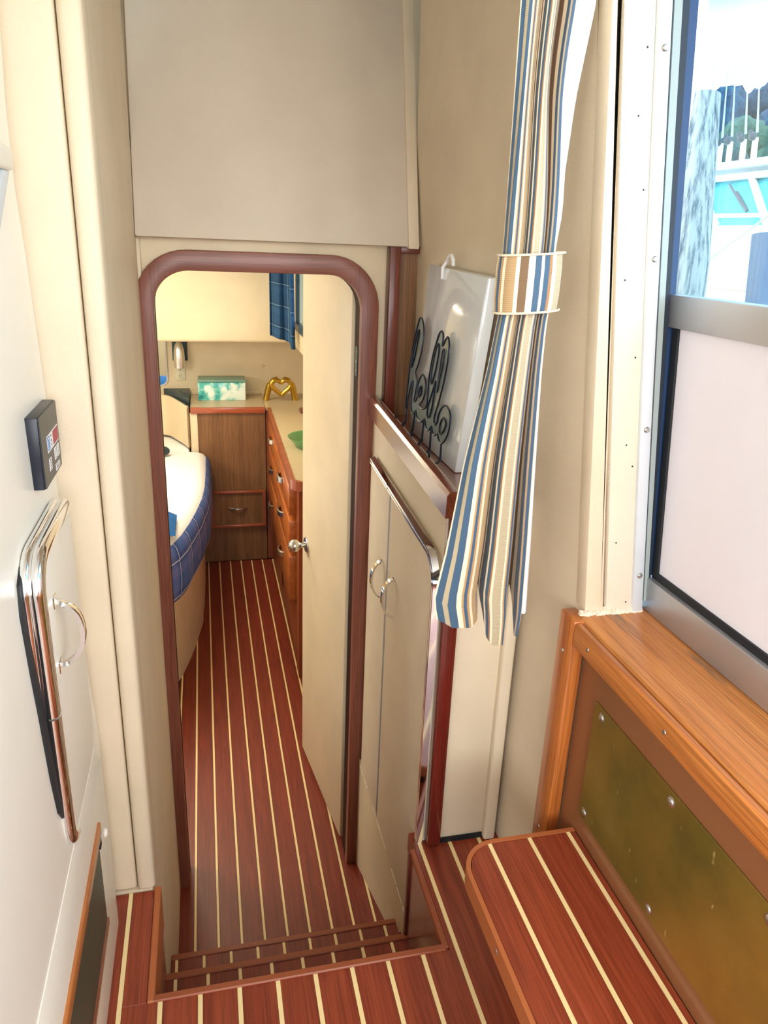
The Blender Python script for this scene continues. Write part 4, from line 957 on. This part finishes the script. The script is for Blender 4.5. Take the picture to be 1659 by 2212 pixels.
# upper-left locker corner with pale trim and chrome frame
ul = thing('upper_locker', 'white trimmed upper locker corner with a metal frame, high on left wall', 'locker', (-0.24, 1.0, 1.2))
MB().box(-0.262, -0.236, 0.60, 1.118, 1.345, 1.93, 0.006).build('panel', 'laminate', ul)
MB().box(-0.262, -0.230, 0.60, 1.146, 1.316, 1.345, 0.006, 3).build('cap_strip', 'laminate', ul)
MB().hexa([(-0.26, 1.02, 1.215), (-0.236, 1.02, 1.215), (-0.236, 0.99, 1.215), (-0.26, 0.99, 1.215), (-0.26, 1.146, 1.316), (-0.236, 1.146, 1.316), (-0.236, 1.11, 1.316), (-0.26, 1.11, 1.316)], 0.002).build('frame_strip', 'alu_pale', ul)
MB().hexa([(-0.258, 0.99, 1.215), (-0.2385, 0.99, 1.215), (-0.2385, 0.80, 1.215), (-0.258, 0.80, 1.215), (-0.258, 1.108, 1.314), (-0.2385, 1.108, 1.314), (-0.2385, 0.80, 1.314), (-0.258, 0.80, 1.314)]).build('metal_plate', 'chrome', ul)

# ================================================================== CABIN DOOR (open)
cd_ = thing('door_1', 'cream padded cabin door standing open with a round steel knob', 'door', (0.385, 2.03, -0.70)); cd_['kind'] = 'structure'
hinge = Vector((0.384, 2.03)); free = Vector((0.318, 2.553)); dv = (free-hinge).normalized(); nv = Vector((dv.y, -dv.x))  # nv points right
def dpt(s, n): q = hinge+dv*s+nv*n; return (q.x, q.y)
P = [dpt(0.0, 0.0), dpt(0.525, 0.0), dpt(0.525, 0.034), dpt(0.0, 0.034)]
b = MB().prism(P, 'z', -0.70, 1.17); 
b2 = MB(); t = bmesh.new()
vsx = [t.verts.new((p[0], p[1], -0.70)) for p in P]+[t.verts.new((p[0], p[1], 1.17)) for p in P]
b2.hexa([v.co.copy() for v in vsx], 0.010); t.free(); b.bm.free()
b2.build('leaf', 'vinyl_warm', cd_)
kb = dpt(0.46, 0.0)
ax = Vector((-nv.x, -nv.y, 0))
zk = 0.289+0.06
def knob_at(q, z):
    MB().lathe([(0, 0.066), (0.008, 0.065), (0.017, 0.060), (0.0225, 0.050), (0.0235, 0.043), (0.021, 0.034), (0.013, 0.027), (0.009, 0.022), (0.009, 0.012), (0.012, 0.006), (0.026, 0.005), (0.029, 0.002), (0.029, 0.0)], (q[0], q[1], z), (ax.x, ax.y, 0), 24).build('knob', 'steel', cd_)
knob_at(kb, 0.215)
hp = MB(); hp.box(0.3905, 0.3945, 1.968, 1.995, 0.905, 0.985, 0.001, 1); hg = hp.build('hinge', 'dark_teal', cd_)
for z in (0.92, 0.945, 0.97): MB().lathe([(0, 0.001), (0.003, 0.001), (0.0035, 0)], (0.3905, 1.982, z), (-1, 0, 0), 10).build('screw', 'steel', hg)
struct(MB().box(0.405, 0.435, 1.99, 2.07, -0.72, 1.20).build('trim_9', 'jamb_shade', loc=(0.42, 2.03, -0.72)))

# ================================================================== CABIN FURNITURE
# forward counter with teak front
nc = thing('forward_counter', 'beige counter with brown teak front at the far end of cabin', 'counter', (0.15, 4.7, -0.72))
MB().box(-0.10, 0.34, 4.53, 4.95, 0.255, 0.275).build('counter_top', 'formica', nc)
MB().box(-0.10, 0.340, 4.512, 4.532, 0.243, 0.279, 0.004).build('front_edge', 'cabin_edge_x', nc)
MB().box(-0.062, 0.340, 4.53, 4.56, -0.72, 0.25).build('front_panel', 'cabin_teak_z', nc)
MB().box(-0.104, -0.060, 4.524, 4.56, -0.40, 0.245, 0.003).build('side_trim', 'vinyl_warm', nc)
dr = MB().box(0.012, 0.318, 4.517, 4.535, -0.478, -0.256).build('drawer', 'cabin_teak_z', nc)
fr = MB(); fr.box(-0.005, 0.333, 4.505, 4.525, -0.262, -0.245, 0.003); fr.box(-0.005, 0.333, 4.505, 4.525, -0.485, -0.468, 0.003); fr.box(-0.005, 0.012, 4.505, 4.525, -0.47, -0.26); fr.box(0.316, 0.333, 4.505, 4.525, -0.47, -0.26)
fr.build('drawer_frame', 'cabin_edge_x', dr)
b = MB(); b.tube([(0.105+0.11*i/8, 4.517-0.022*math.sin(math.pi*i/8), -0.360) for i in range(9)], 0.006, 8); b.build('drawer_handle', 'steel', dr)
MB().box(-0.10, 0.340, 4.935, 4.951, 0.275, 0.30, 0.003).build('back_ledge', 'vinyl_warm', nc)
# right counter with drawer chest
rcn = thing('drawer_chest', 'beige-topped chest of orange wooden drawers with metal cup handles in the cabin', 'chest', (0.48, 3.8, -0.72))
ct = [(0.385, 3.045), (0.64, 3.045), (0.64, 4.53), (0.352, 4.53)]+[]
P = [(0.634, 3.03), (0.634, 4.945), (0.338, 4.945), (0.338, 4.53), (0.356, 4.52), (0.338, 3.095)]+[(0.342+0.05-0.05*math.cos(math.radians(a)), 3.08-0.05*math.sin(math.radians(a))) for a in (20, 40, 60, 80, 90)]
MB().prism([(p[0]+0.004, p[1]+0.002) for p in P], 'z', 0.255, 0.2745).build('counter_top', 'formica', rcn)
eb = MB(); edge = [(0.362, 4.515), (0.356, 4.1), (0.349, 3.6), (0.342, 3.095)]+[(0.342+0.05-0.05*math.cos(math.radians(a)), 3.08-0.05*math.sin(math.radians(a))) for a in (15, 30, 45, 60, 75, 90)]+[(0.5, 3.03), (0.634, 3.03)]
eb.tube([(p[0], p[1], 0.256) for p in edge], 1.0, prof=[(0.021, -0.010), (0.021, 0.010), (-0.021, 0.010), (-0.021, -0.010)], up=(0, 0, 1)); eb.build('edge_band', 'cabin_edge_x', rcn, ang=30)
body = MB(); body.prism([(0.385, 3.085), (0.395, 3.06), (0.41, 3.05), (0.634, 3.05), (0.634, 4.945), (0.345, 4.945), (0.345, 4.535), (0.385, 4.53)], 'z', -0.72, 0.25); body.build('carcass', 'cabin_cherry_z', rcn)
sp_ = MB(); sp_.box(0.372, 0.388, 3.82, 3.87, -0.60, 0.235); sp_.box(0.372, 0.388, 3.09, 3.18, -0.72, 0.235); sp_.build('stile', 'cabin_cherry_z', rcn)
def drawer(y0, y1, z0, z1, xo):
    d = MB(); d.box(0.352-xo, 0.386, y0, y1, z0, z1, 0.004); d = d.build('drawer', 'cabin_cherry_y', rcn)
    yc, zc = lerp(y0, y1, 0.55), (z0+z1)/2+0.012
    b = MB()
    for j in range(5):
        pass
    q = [(0.352-xo-0.020*math.sin(math.pi*i/8), yc+0.05*math.cos(math.pi*i/8), zc-0.004) for i in range(9)]
    b.tube(q, 1.0, prof=[(0.013, -0.003), (0.010, 0.004), (-0.013, 0.004), (-0.013, -0.003)], up=(0, 0, 1)); b.build('cup_handle', 'steel', d)
    return d
for (z0_, z1_) in ((0.063, 0.205), (-0.118, 0.035), (-0.365, -0.140)): drawer(3.20, 3.80, z0_, z1_, 0.012)
for (z0_, z1_) in ((0.075, 0.215), (-0.115, 0.05), (-0.36, -0.14)): drawer(3.89, 4.48, z0_, z1_, 0.0)
MB().box(0.372, 0.39, 3.2, 4.48, -0.70, -0.39, 0.003).build('lower_panel', 'cabin_cherry_z', rcn)
pm = thing('cabin_post', 'dark red wooden post standing on the cabin counter beside the golden hands', 'post', (0.575, 4.4, 0.275))
MB().box(0.563, 0.60, 4.38, 4.42, 0.29, 0.66, 0.003).build('upright', 'mahogany_z', pm); MB().box(0.535, 0.61, 4.34, 4.44, 0.2755, 0.292, 0.003).build('foot', 'mahogany_z', pm)
# turquoise box
bx = thing('marbled_box', 'white and turquoise marbled box on the far cabin counter', 'box', (0.09, 4.82, 0.275))
MB().box(-0.052, 0.237, 4.742, 4.90, 0.2752, 0.385, 0.003).build('body', 'marble', bx)
MB().box(-0.05, 0.240, 4.745, 4.90, 0.3855, 0.402, 0.004).build('lid', 'stone_top', bx)
# gold hands heart
gh = thing('heart_hands', 'golden sculpture of two hands forming a heart on cabin counter', 'sculpture', (0.45, 4.72, 0.275))
def heartpt(a):
    x = 16*math.sin(a)**3; y = 13*math.cos(a)-5*math.cos(2*a)-2*math.cos(3*a)-math.cos(4*a); return x, y
def hand(sgn):
    b = MB(); q = []; rr = []
    cx, cz0 = 0.455, 0.368
    for i in range(17):
        a = math.pi*i/16; x, y = heartpt(a)
        q.append((cx+sgn*(x*0.0037+0.001), 4.70, cz0+y*0.0034)); rr.append(0.011+0.004*math.sin(math.pi*i/16))
    b.tube(q, rr, 10)
    w = [(cx+sgn*0.050, 4.712, 0.402), (cx+sgn*0.070, 4.725, 0.378), (cx+sgn*0.079, 4.738, 0.340), (cx+sgn*0.086, 4.744, 0.305), (cx+sgn*0.092, 4.746, 0.2765)]
    b.tube(w, [0.010, 0.017, 0.020, 0.018, 0.020], 12)
    for k in range(3):
        f = [(cx+sgn*0.062, 4.716+0.013*k, 0.388), (cx+sgn*0.050, 4.716+0.013*k, 0.410-0.002*k), (cx+sgn*0.028, 4.716+0.013*k, 0.420-0.002*k), (cx+sgn*0.006, 4.714+0.013*k, 0.394)]
        b.tube(f, [0.010, 0.0095, 0.009, 0.007], 8)
    b.build('hand', 'gold', gh)
hand(-1); hand(1)
# green dish, only its rim reaches past the door
gd = MB().lathe([(0.0, 0.004), (0.10, 0.004), (0.135, 0.045), (0.14, 0.05), (0.132, 0.048), (0.10, 0.010), (0.0, 0.010)], (0.52, 3.62, 0.2725), (0, 0, 1), 28)
tag(gd.build('green_dish', 'green_dish'), 'green dish with pale rim on the cabin counter behind the door', 'dish')
# wall lamp, outlet, screw plug, mirror
wlp = thing('wall_lamp', 'silver bullet-shaped reading lamp on a dark square plate', 'lamp', (-0.16, 4.94, 0.45))
MB().box(-0.20, -0.108, 4.938, 4.951, 0.490, 0.64, 0.003).build('back_plate', 'dark_teal', wlp)
MB().lathe([(0.0, 0.17), (0.010, 0.165), (0.022, 0.145), (0.031, 0.11), (0.034, 0.06), (0.033, 0.0), (0.029, 0.0), (0.029, 0.05), (0.0, 0.06)], (-0.158, 4.895, 0.452), (0, 0, 1), 24).build('shade', 'steel_bright', wlp)
b = MB(); b.tube([(-0.158, 4.94, 0.55), (-0.158, 4.92, 0.55)], 0.008, 8); b.build('arm', 'steel', wlp)
ot = thing('power_outlet', 'ivory double power outlet on the wall below silver lamp', 'outlet', (-0.158, 4.945, 0.37))
MB().box(-0.190, -0.128, 4.943, 4.951, 0.365, 0.462, 0.003).build('cover_plate', 'outlet', ot)
for z in (0.392, 0.432):
    s_ = MB().lathe([(0.0, 0.003), (0.014, 0.003), (0.0155, 0)], (-0.159, 4.9432, z), (0, -1, 0), 18).build('socket', 'outlet', ot)
    for dx_ in (-0.005, 0.005): MB().box(-0.1602+dx_, -0.1578+dx_, 4.9388, 4.9402, z-0.001, z+0.008).build('slot', 'ink', s_)
    MB().box(-0.161, -0.157, 4.9388, 4.9402, z-0.009, z-0.005).build('slot', 'ink', s_)
tag(MB().lathe([(0, 0.008), (0.008, 0.006), (0.011, 0)], (0.36, 4.949, 0.457), (0, -1, 0), 12).build('wall_plug', 'vinyl_warm'), 'small round cream plug on the wall above the golden hands', 'plug')
mr = thing('wall_mirror', 'rounded mirror with thin rim beside the reading lamp', 'mirror', (-0.4, 4.94, 0.35))
P = rect(-0.62, -0.235, 0.33, 0.68, 0.045, 8)
MB().prism(P, 'y', 4.940, 4.951).build('rim', 'steel', mr); MB().prism(rect(-0.61, -0.243, 0.338, 0.67, 0.04, 8), 'y', 4.938, 4.9398).build('glass', 'mirror', mr)
# corner bolster and dark cubby top
BP = [(-0.107, 4.535), (-0.110, 4.56), (-0.128, 4.62), (-0.160, 4.70), (-0.192, 4.78), (-0.222, 4.85), (-0.245, 4.88), (-0.28, 4.90), (-0.34, 4.91)]
bo = MB(); bo.prism(BP+[(p[0]-0.012, p[1]-0.035) for p in BP[::-1]], 'z', 0.03, 0.288, 0.012, 3)
tag(bo.build('corner_bolster', 'vinyl_warm'), 'cream padded corner bolster at the head of the berth', 'bolster')
cbb = thing('corner_box', 'dark triangular corner box top beside the marbled box', 'box', (-0.16, 4.8, 0.27))
MB().prism([(-0.106, 4.60), (-0.104, 4.93), (-0.265, 4.93), (-0.225, 4.88)], 'z', 0.20, 0.318, 0.004).build('top', 'dark_teal', cbb)
MB().prism([(-0.115, 4.72), (-0.112, 4.82), (-0.16, 4.82)], 'z', 0.3182, 0.322).build('plate', 'black', cbb)
# berth
be = thing('berth', 'berth with white sheet and blue plaid side cover left of the cabin floor', 'bed', (-0.6, 3.8, -0.72))
EDGE = [(4.50, 0.0), (4.2, -0.003), (3.9, -0.010), (3.7, -0.025), (3.5, -0.055), (3.35, -0.083), (3.2, -0.118), (3.1, -0.150), (3.0, -0.20), (2.93, -0.26), (2.88, -0.36), (2.86, -0.55), (2.86, -1.6)]
def dens(E, k=4):
    R = []
    for (a, b_) in zip(E, E[1:]):
        for i in range(k): R.append((lerp(a[0], b_[0], i/k), lerp(a[1], b_[1], i/k)))
    R.append(E[-1]); return R
ED = dens(EDGE); sacc = [0.0]
for a, b_ in zip(ED, ED[1:]): sacc.append(sacc[-1]+math.hypot(a[0]-b_[0], a[1]-b_[1]))
def onrm(i):
    a = ED[max(0, i-1)]; b_ = ED[min(len(ED)-1, i+1)]; d = Vector((b_[1]-a[1], b_[0]-a[0])).normalized(); return Vector((-d.y, d.x))
PR = [(-0.020, -0.012), (-0.006, -0.028), (0.004, -0.060), (0.010, -0.13), (0.010, -0.20), (0.004, -0.252), (-0.004, -0.268), (-0.03, -0.272)]
def cov(i, j):
    n = onrm(i); o, z = PR[j]; y, x = ED[i]
    w = 0.003*math.sin(sacc[i]*20)*(j/7)
    return (x+n.x*(o+w), y+n.y*(o+w), z)
PRs = [0.0]
for a, b_ in zip(PR, PR[1:]): PRs.append(PRs[-1]+math.hypot(a[0]-b_[0], a[1]-b_[1]))
cv = MB().grid(cov, len(ED), len(PR), lambda a, b_: (sacc[min(a, len(sacc)-1)], PRs[b_]))
cv.build('side_cover', 'plaid', be, ang=80)
def shtop(i, j):
    y, x = ED[i]; n = onrm(i); o = [-0.018, -0.035, -0.07, -0.2, -0.5, -1.1][j]; z = [-0.022, 0.0, 0.012, 0.02, 0.022, 0.02][j]
    return (max(-1.69, x+n.x*o if j < 4 else x+o), y+(n.y*o if j < 4 else n.y*0.2*-1), z+0.004*noise.noise(Vector((x*9, y*6, j))))
sh = MB().grid(shtop, len(ED), 6); sh.box(-1.65, -0.34, 2.96, 4.50, -0.25, -0.0); sh.box(-1.65, -0.115, 4.48, 4.93, -0.25, 0.018, 0.01)
sh.build('mattress', 'sheet', be, ang=70)
def basef(i, j):
    y, x = ED[i]; n = onrm(i); o = -0.045 if y < 3.8 else -0.05; return (x+n.x*o, y+n.y*o, [-0.26, -0.72][j])
MB().grid(basef, len(ED), 2).build('base', 'vinyl_warm', be, ang=60)
# blue knitted throw on the bed
th_ = MB()
def thr(i, j):
    a = i/14; b_ = j/10; x = -0.72+0.565*a; y = 3.10+0.24*b_+0.03*math.sin(a*3); e = min(1, min(a, 1-a, b_, 1-b_)*5)
    return (x, y, 0.032+0.055*e**0.5+0.008*math.sin(i*2.2)*math.cos(j*2.2))
th_.grid(thr, 15, 11); tag(th_.build('knitted_throw', 'blue_knit', ang=80), 'blue chunky knitted throw lying on the white berth', 'throw')
tag(MB().ball((-0.30, 4.40, 0.052), (0.08, 0.05, 0.035), 14).build('dark_pillow', 'dark_teal'), 'small dark cushion at the far edge of the white berth', 'cushion')
# dark blue cabin curtain
def bcur(i, j):
    u = i/30; z = lerp(1.29, 0.735-0.035*u-(0.03 if i > 24 else 0), j/10)
    s = lerp(0.90, 1.0, j/10)
    return (0.352+0.128*u*s, 4.26-0.10*u+0.022*math.sin(u*13)*(0.6+0.4*j/10), z)
cbc = MB().grid(bcur, 31, 11, lambda a, b_: (0.36*a/30, 0.56*b_/10))
tag(cbc.build('plaid_curtain', 'plaid_curtain', solid=0.003, ang=80), 'dark blue plaid curtain at the cabin side window', 'curtain')

# ================================================================== OUTSIDE
struct(MB().box(-60, 120, -60, 160, -1.3, -1.2).build('ground', 'water', loc=(0, 0, -1.3)), 'harbour water')
pile = thing('dock_pile', 'weathered grey wooden dock pile outside the side door', 'pile', (2.4, 3.6, -1.2))
b = MB(); b.tube([(2.4, 3.44, -1.2), (2.4, 3.50, 0.4), (2.4, 3.56, 1.2), (2.4, 3.66, 1.72), (2.4, 3.70, 1.97), (2.4, 3.70, 1.98)], [0.10, 0.10, 0.10, 0.105, 0.10, 0.085], 20); b.build('timber', 'pile', pile)
lt = MB().box(2.42, 2.52, 3.78, 3.86, 2.0, 2.10, 0.008)
lt.build('lamp_box', 'gel_white', pile)
b = MB(); b.tube([(2.47, 3.82, 1.95), (2.47, 3.82, 2.0)], 0.01, 8); b.build('lamp_stem', 'steel', pile)
ps2 = MB(); ps2.tube([(2.1, 2.44, -1.2), (2.1, 2.60, 1.02), (2.1, 2.645, 1.33)], 0.055, 14)
tag(ps2.build('blue_post', 'bluegrey'), 'smooth blue-grey post outside the side door near boat deck', 'post')
# neighbouring boat
nb = thing('neighbour_boat', 'white motor boat with teal windscreen moored outside the side door', 'boat', (5, 6.5, -1.2))
MB().hexa([(3.3, 3.6, -1.2), (3.3, 8.6, -1.2), (9, 8.6, -1.2), (9, 3.6, -1.2), (3.3, 3.4, 0.95), (3.3, 8.8, 0.95), (9, 8.8, 1.55), (9, 3.4, 1.55)], 0.05).build('hull', 'gel_white', nb)
MB().hexa([(3.3, 3.4, 0.93), (3.3, 8.8, 0.93), (4.75, 8.8, 0.93), (4.75, 3.4, 0.93), (3.35, 3.5, 1.0), (3.35, 8.7, 1.0), (4.75, 8.7, 1.52), (4.75, 3.5, 1.52)], 0.02).build('foredeck', 'gel_white', nb)
MB().hexa([(4.70, 3.8, 1.50), (4.70, 7.45, 1.50), (4.74, 7.45, 1.50), (4.74, 3.8, 1.50), (5.05, 4.0, 1.93), (5.05, 7.72, 1.93), (5.09, 7.72, 1.93), (5.09, 4.0, 1.93)]).build('windscreen', 'boat_glass', nb)
MB().box(5.0, 8.5, 3.9, 8.15, 2.03, 2.10, 0.02).build('hard_top', 'gel_white', nb)
MB().box(4.98, 5.12, 3.9, 7.85, 1.92, 1.98, 0.01).build('screen_header', 'gel_white', nb)
for (ya_, yb_) in ((6.62, 7.52), (5.93, 6.69), (5.0, 5.7)):
    b = MB(); b.tube([(4.69, ya_, 1.50), (5.03, yb_, 1.93)], 0.035, 8); b.build('screen_post', 'gel_white', nb)
b = MB(); b.tube([(4.55, y, 1.575+0.01*math.sin(y)) for y in (3.8, 5.0, 6.0, 7.0, 7.2)], 0.018, 8); b.build('bow_rail', 'gel_white', nb)
for (ya_, yb_) in ((5.75, 5.55), (7.05, 6.75)):
    b = MB(); b.tube([(4.55, ya_, 1.57), (3.75, yb_*0.97, 1.17)], 0.010, 6); b.build('stanchion', 'formica', nb)
b = MB(); b.tube([(4.94, 6.88, 1.88), (4.82, 6.45, 1.66)], 0.012, 6); b.tube([(4.90, 6.70, 1.80), (4.80, 6.36, 1.62)], 0.018, 6); b.build('wiper', 'rod_dark', nb)
MB().box(3.42, 3.44, 4.0, 5.6, 1.02, 1.035).build('deck_line', 'formica', nb)
b = MB(); b.ball((3.6, 5.25, 1.06), (0.06, 0.10, 0.05), 12); b.build('deck_vent', 'rod_dark', nb)
b = MB(); b.ball((5.4, 6.95, 1.60), (0.12, 0.14, 0.10), 12); b.build('dash_cover', 'navy', nb)
b = MB(); b.box(5.3, 5.5, 6.45, 6.62, 1.5, 1.70, 0.02); b.build('dash_cover', 'navy', nb)
MB().box(5.2, 5.25, 6.95, 7.02, 1.50, 1.92).build('inner_post', 'gel_white', nb)
# rods in the holders of the hard top
dirs = [(1.509, 0.200, 1.565, 0.375), (1.478, 0.205, 1.51, 0.362), (1.438, 0.195, 1.462, 0.352), (1.408, 0.200, 1.440, 0.350), (1.368, 0.195, 1.405, 0.353), (1.336, 0.190, 1.37, 0.342)]
for i, (a, zb, c, ztp) in enumerate(dirs):
    X = 5.3; yb_, yt = a*X, c*X; zb_, zt_ = 2.10, 1.25+ztp*X
    r = thing('fishing_rod', ['leftmost', 'second', 'third', 'fourth', 'fifth', 'sixth'][i]+' of six fishing rods above neighbouring boat, counting from the dock pile', 'fishing rod', (X, yb_, 2.10), 'fishing rods on the neighbouring boat')
    b = MB(); b.tube([(X, yb_, 2.1005), (X, lerp(yb_, yt, .15), 2.33)], 0.028, 8); b.build('holder', 'gel_white', r)
    b = MB(); q = [(X, lerp(yb_, yt, s), lerp(2.30, zt_, s)) for s in (0.1, 0.3, 0.5, 0.7, 0.85, 1.0)]
    b.tube(q, [0.013, 0.010, 0.008, 0.006, 0.005, 0.004], 6); b.build('blank', 'rod_blank', r)
    b = MB(); b.ball((X-0.04, lerp(yb_, yt, .12), 2.34), (0.035, 0.045, 0.04), 10); b.ball((X-0.04, lerp(yb_, yt, .12)+0.04, 2.375), (0.025, 0.025, 0.03), 8); b.build('reel', 'rod_dark', r)
# wooded hill behind
hill = MB(); hill.hexa([(44, 20, -1.3), (44, 110, -1.3), (90, 110, -1.3), (90, 20, -1.3), (60, 30, 7), (60, 100, 7), (90, 100, 9), (90, 30, 9)])
struct(hill.build('hill', LEAF[0], loc=(60, 60, -1.3)))
def tree(i, x, y, z, r, lab):
    t = thing('broadleaf_tree', lab, 'tree', (x, y, 0), 'trees on the far shore')
    b = MB(); b.tube([(x, y, -1.2), (x, y, z)], 0.35, 8); b.build('trunk', 'pile', t)
    b = MB(); rnd = random.Random(i*17+3)
    for k in range(16):
        a = rnd.uniform(0, 6.28); h = rnd.uniform(-0.8, 0.8); rr = r*math.sqrt(1-h*h)*0.75
        c = Vector((x+rr*math.cos(a), y+rr*math.sin(a), z+h*r*0.9)); s = r*rnd.uniform(0.30, 0.5)
        tm = bmesh.new(); bmesh.ops.create_icosphere(tm, subdivisions=3, radius=s)
        for v in tm.verts:
            n = noise.noise(v.co*(2.4/s)+Vector((k, i, 0)))+0.5*noise.noise(v.co*(6/s)); v.co = v.co*(1+0.28*n)+c
        b._merge(tm)
    b.build('crown', LEAF[i % 3], t)
specs = [(30, 43.6, 5.4, 2.3, 'round dark tree just right of the dock pile on the far shore'), (36, 49.0, 4.2, 2.4, 'lower pale green tree on the far shore behind the fishing rods'),
         (43, 56.5, 7.4, 3.4, 'broad bluish tree behind the middle fishing rods on the far shore'), (50, 63.2, 6.4, 3.6, 'green tree at the far shore below the tallest crown'),
         (53, 71.5, 12.5, 4.6, 'tallest blue-green tree rising toward the right window edge')]
for i, s_ in enumerate(specs): tree(i, *s_)
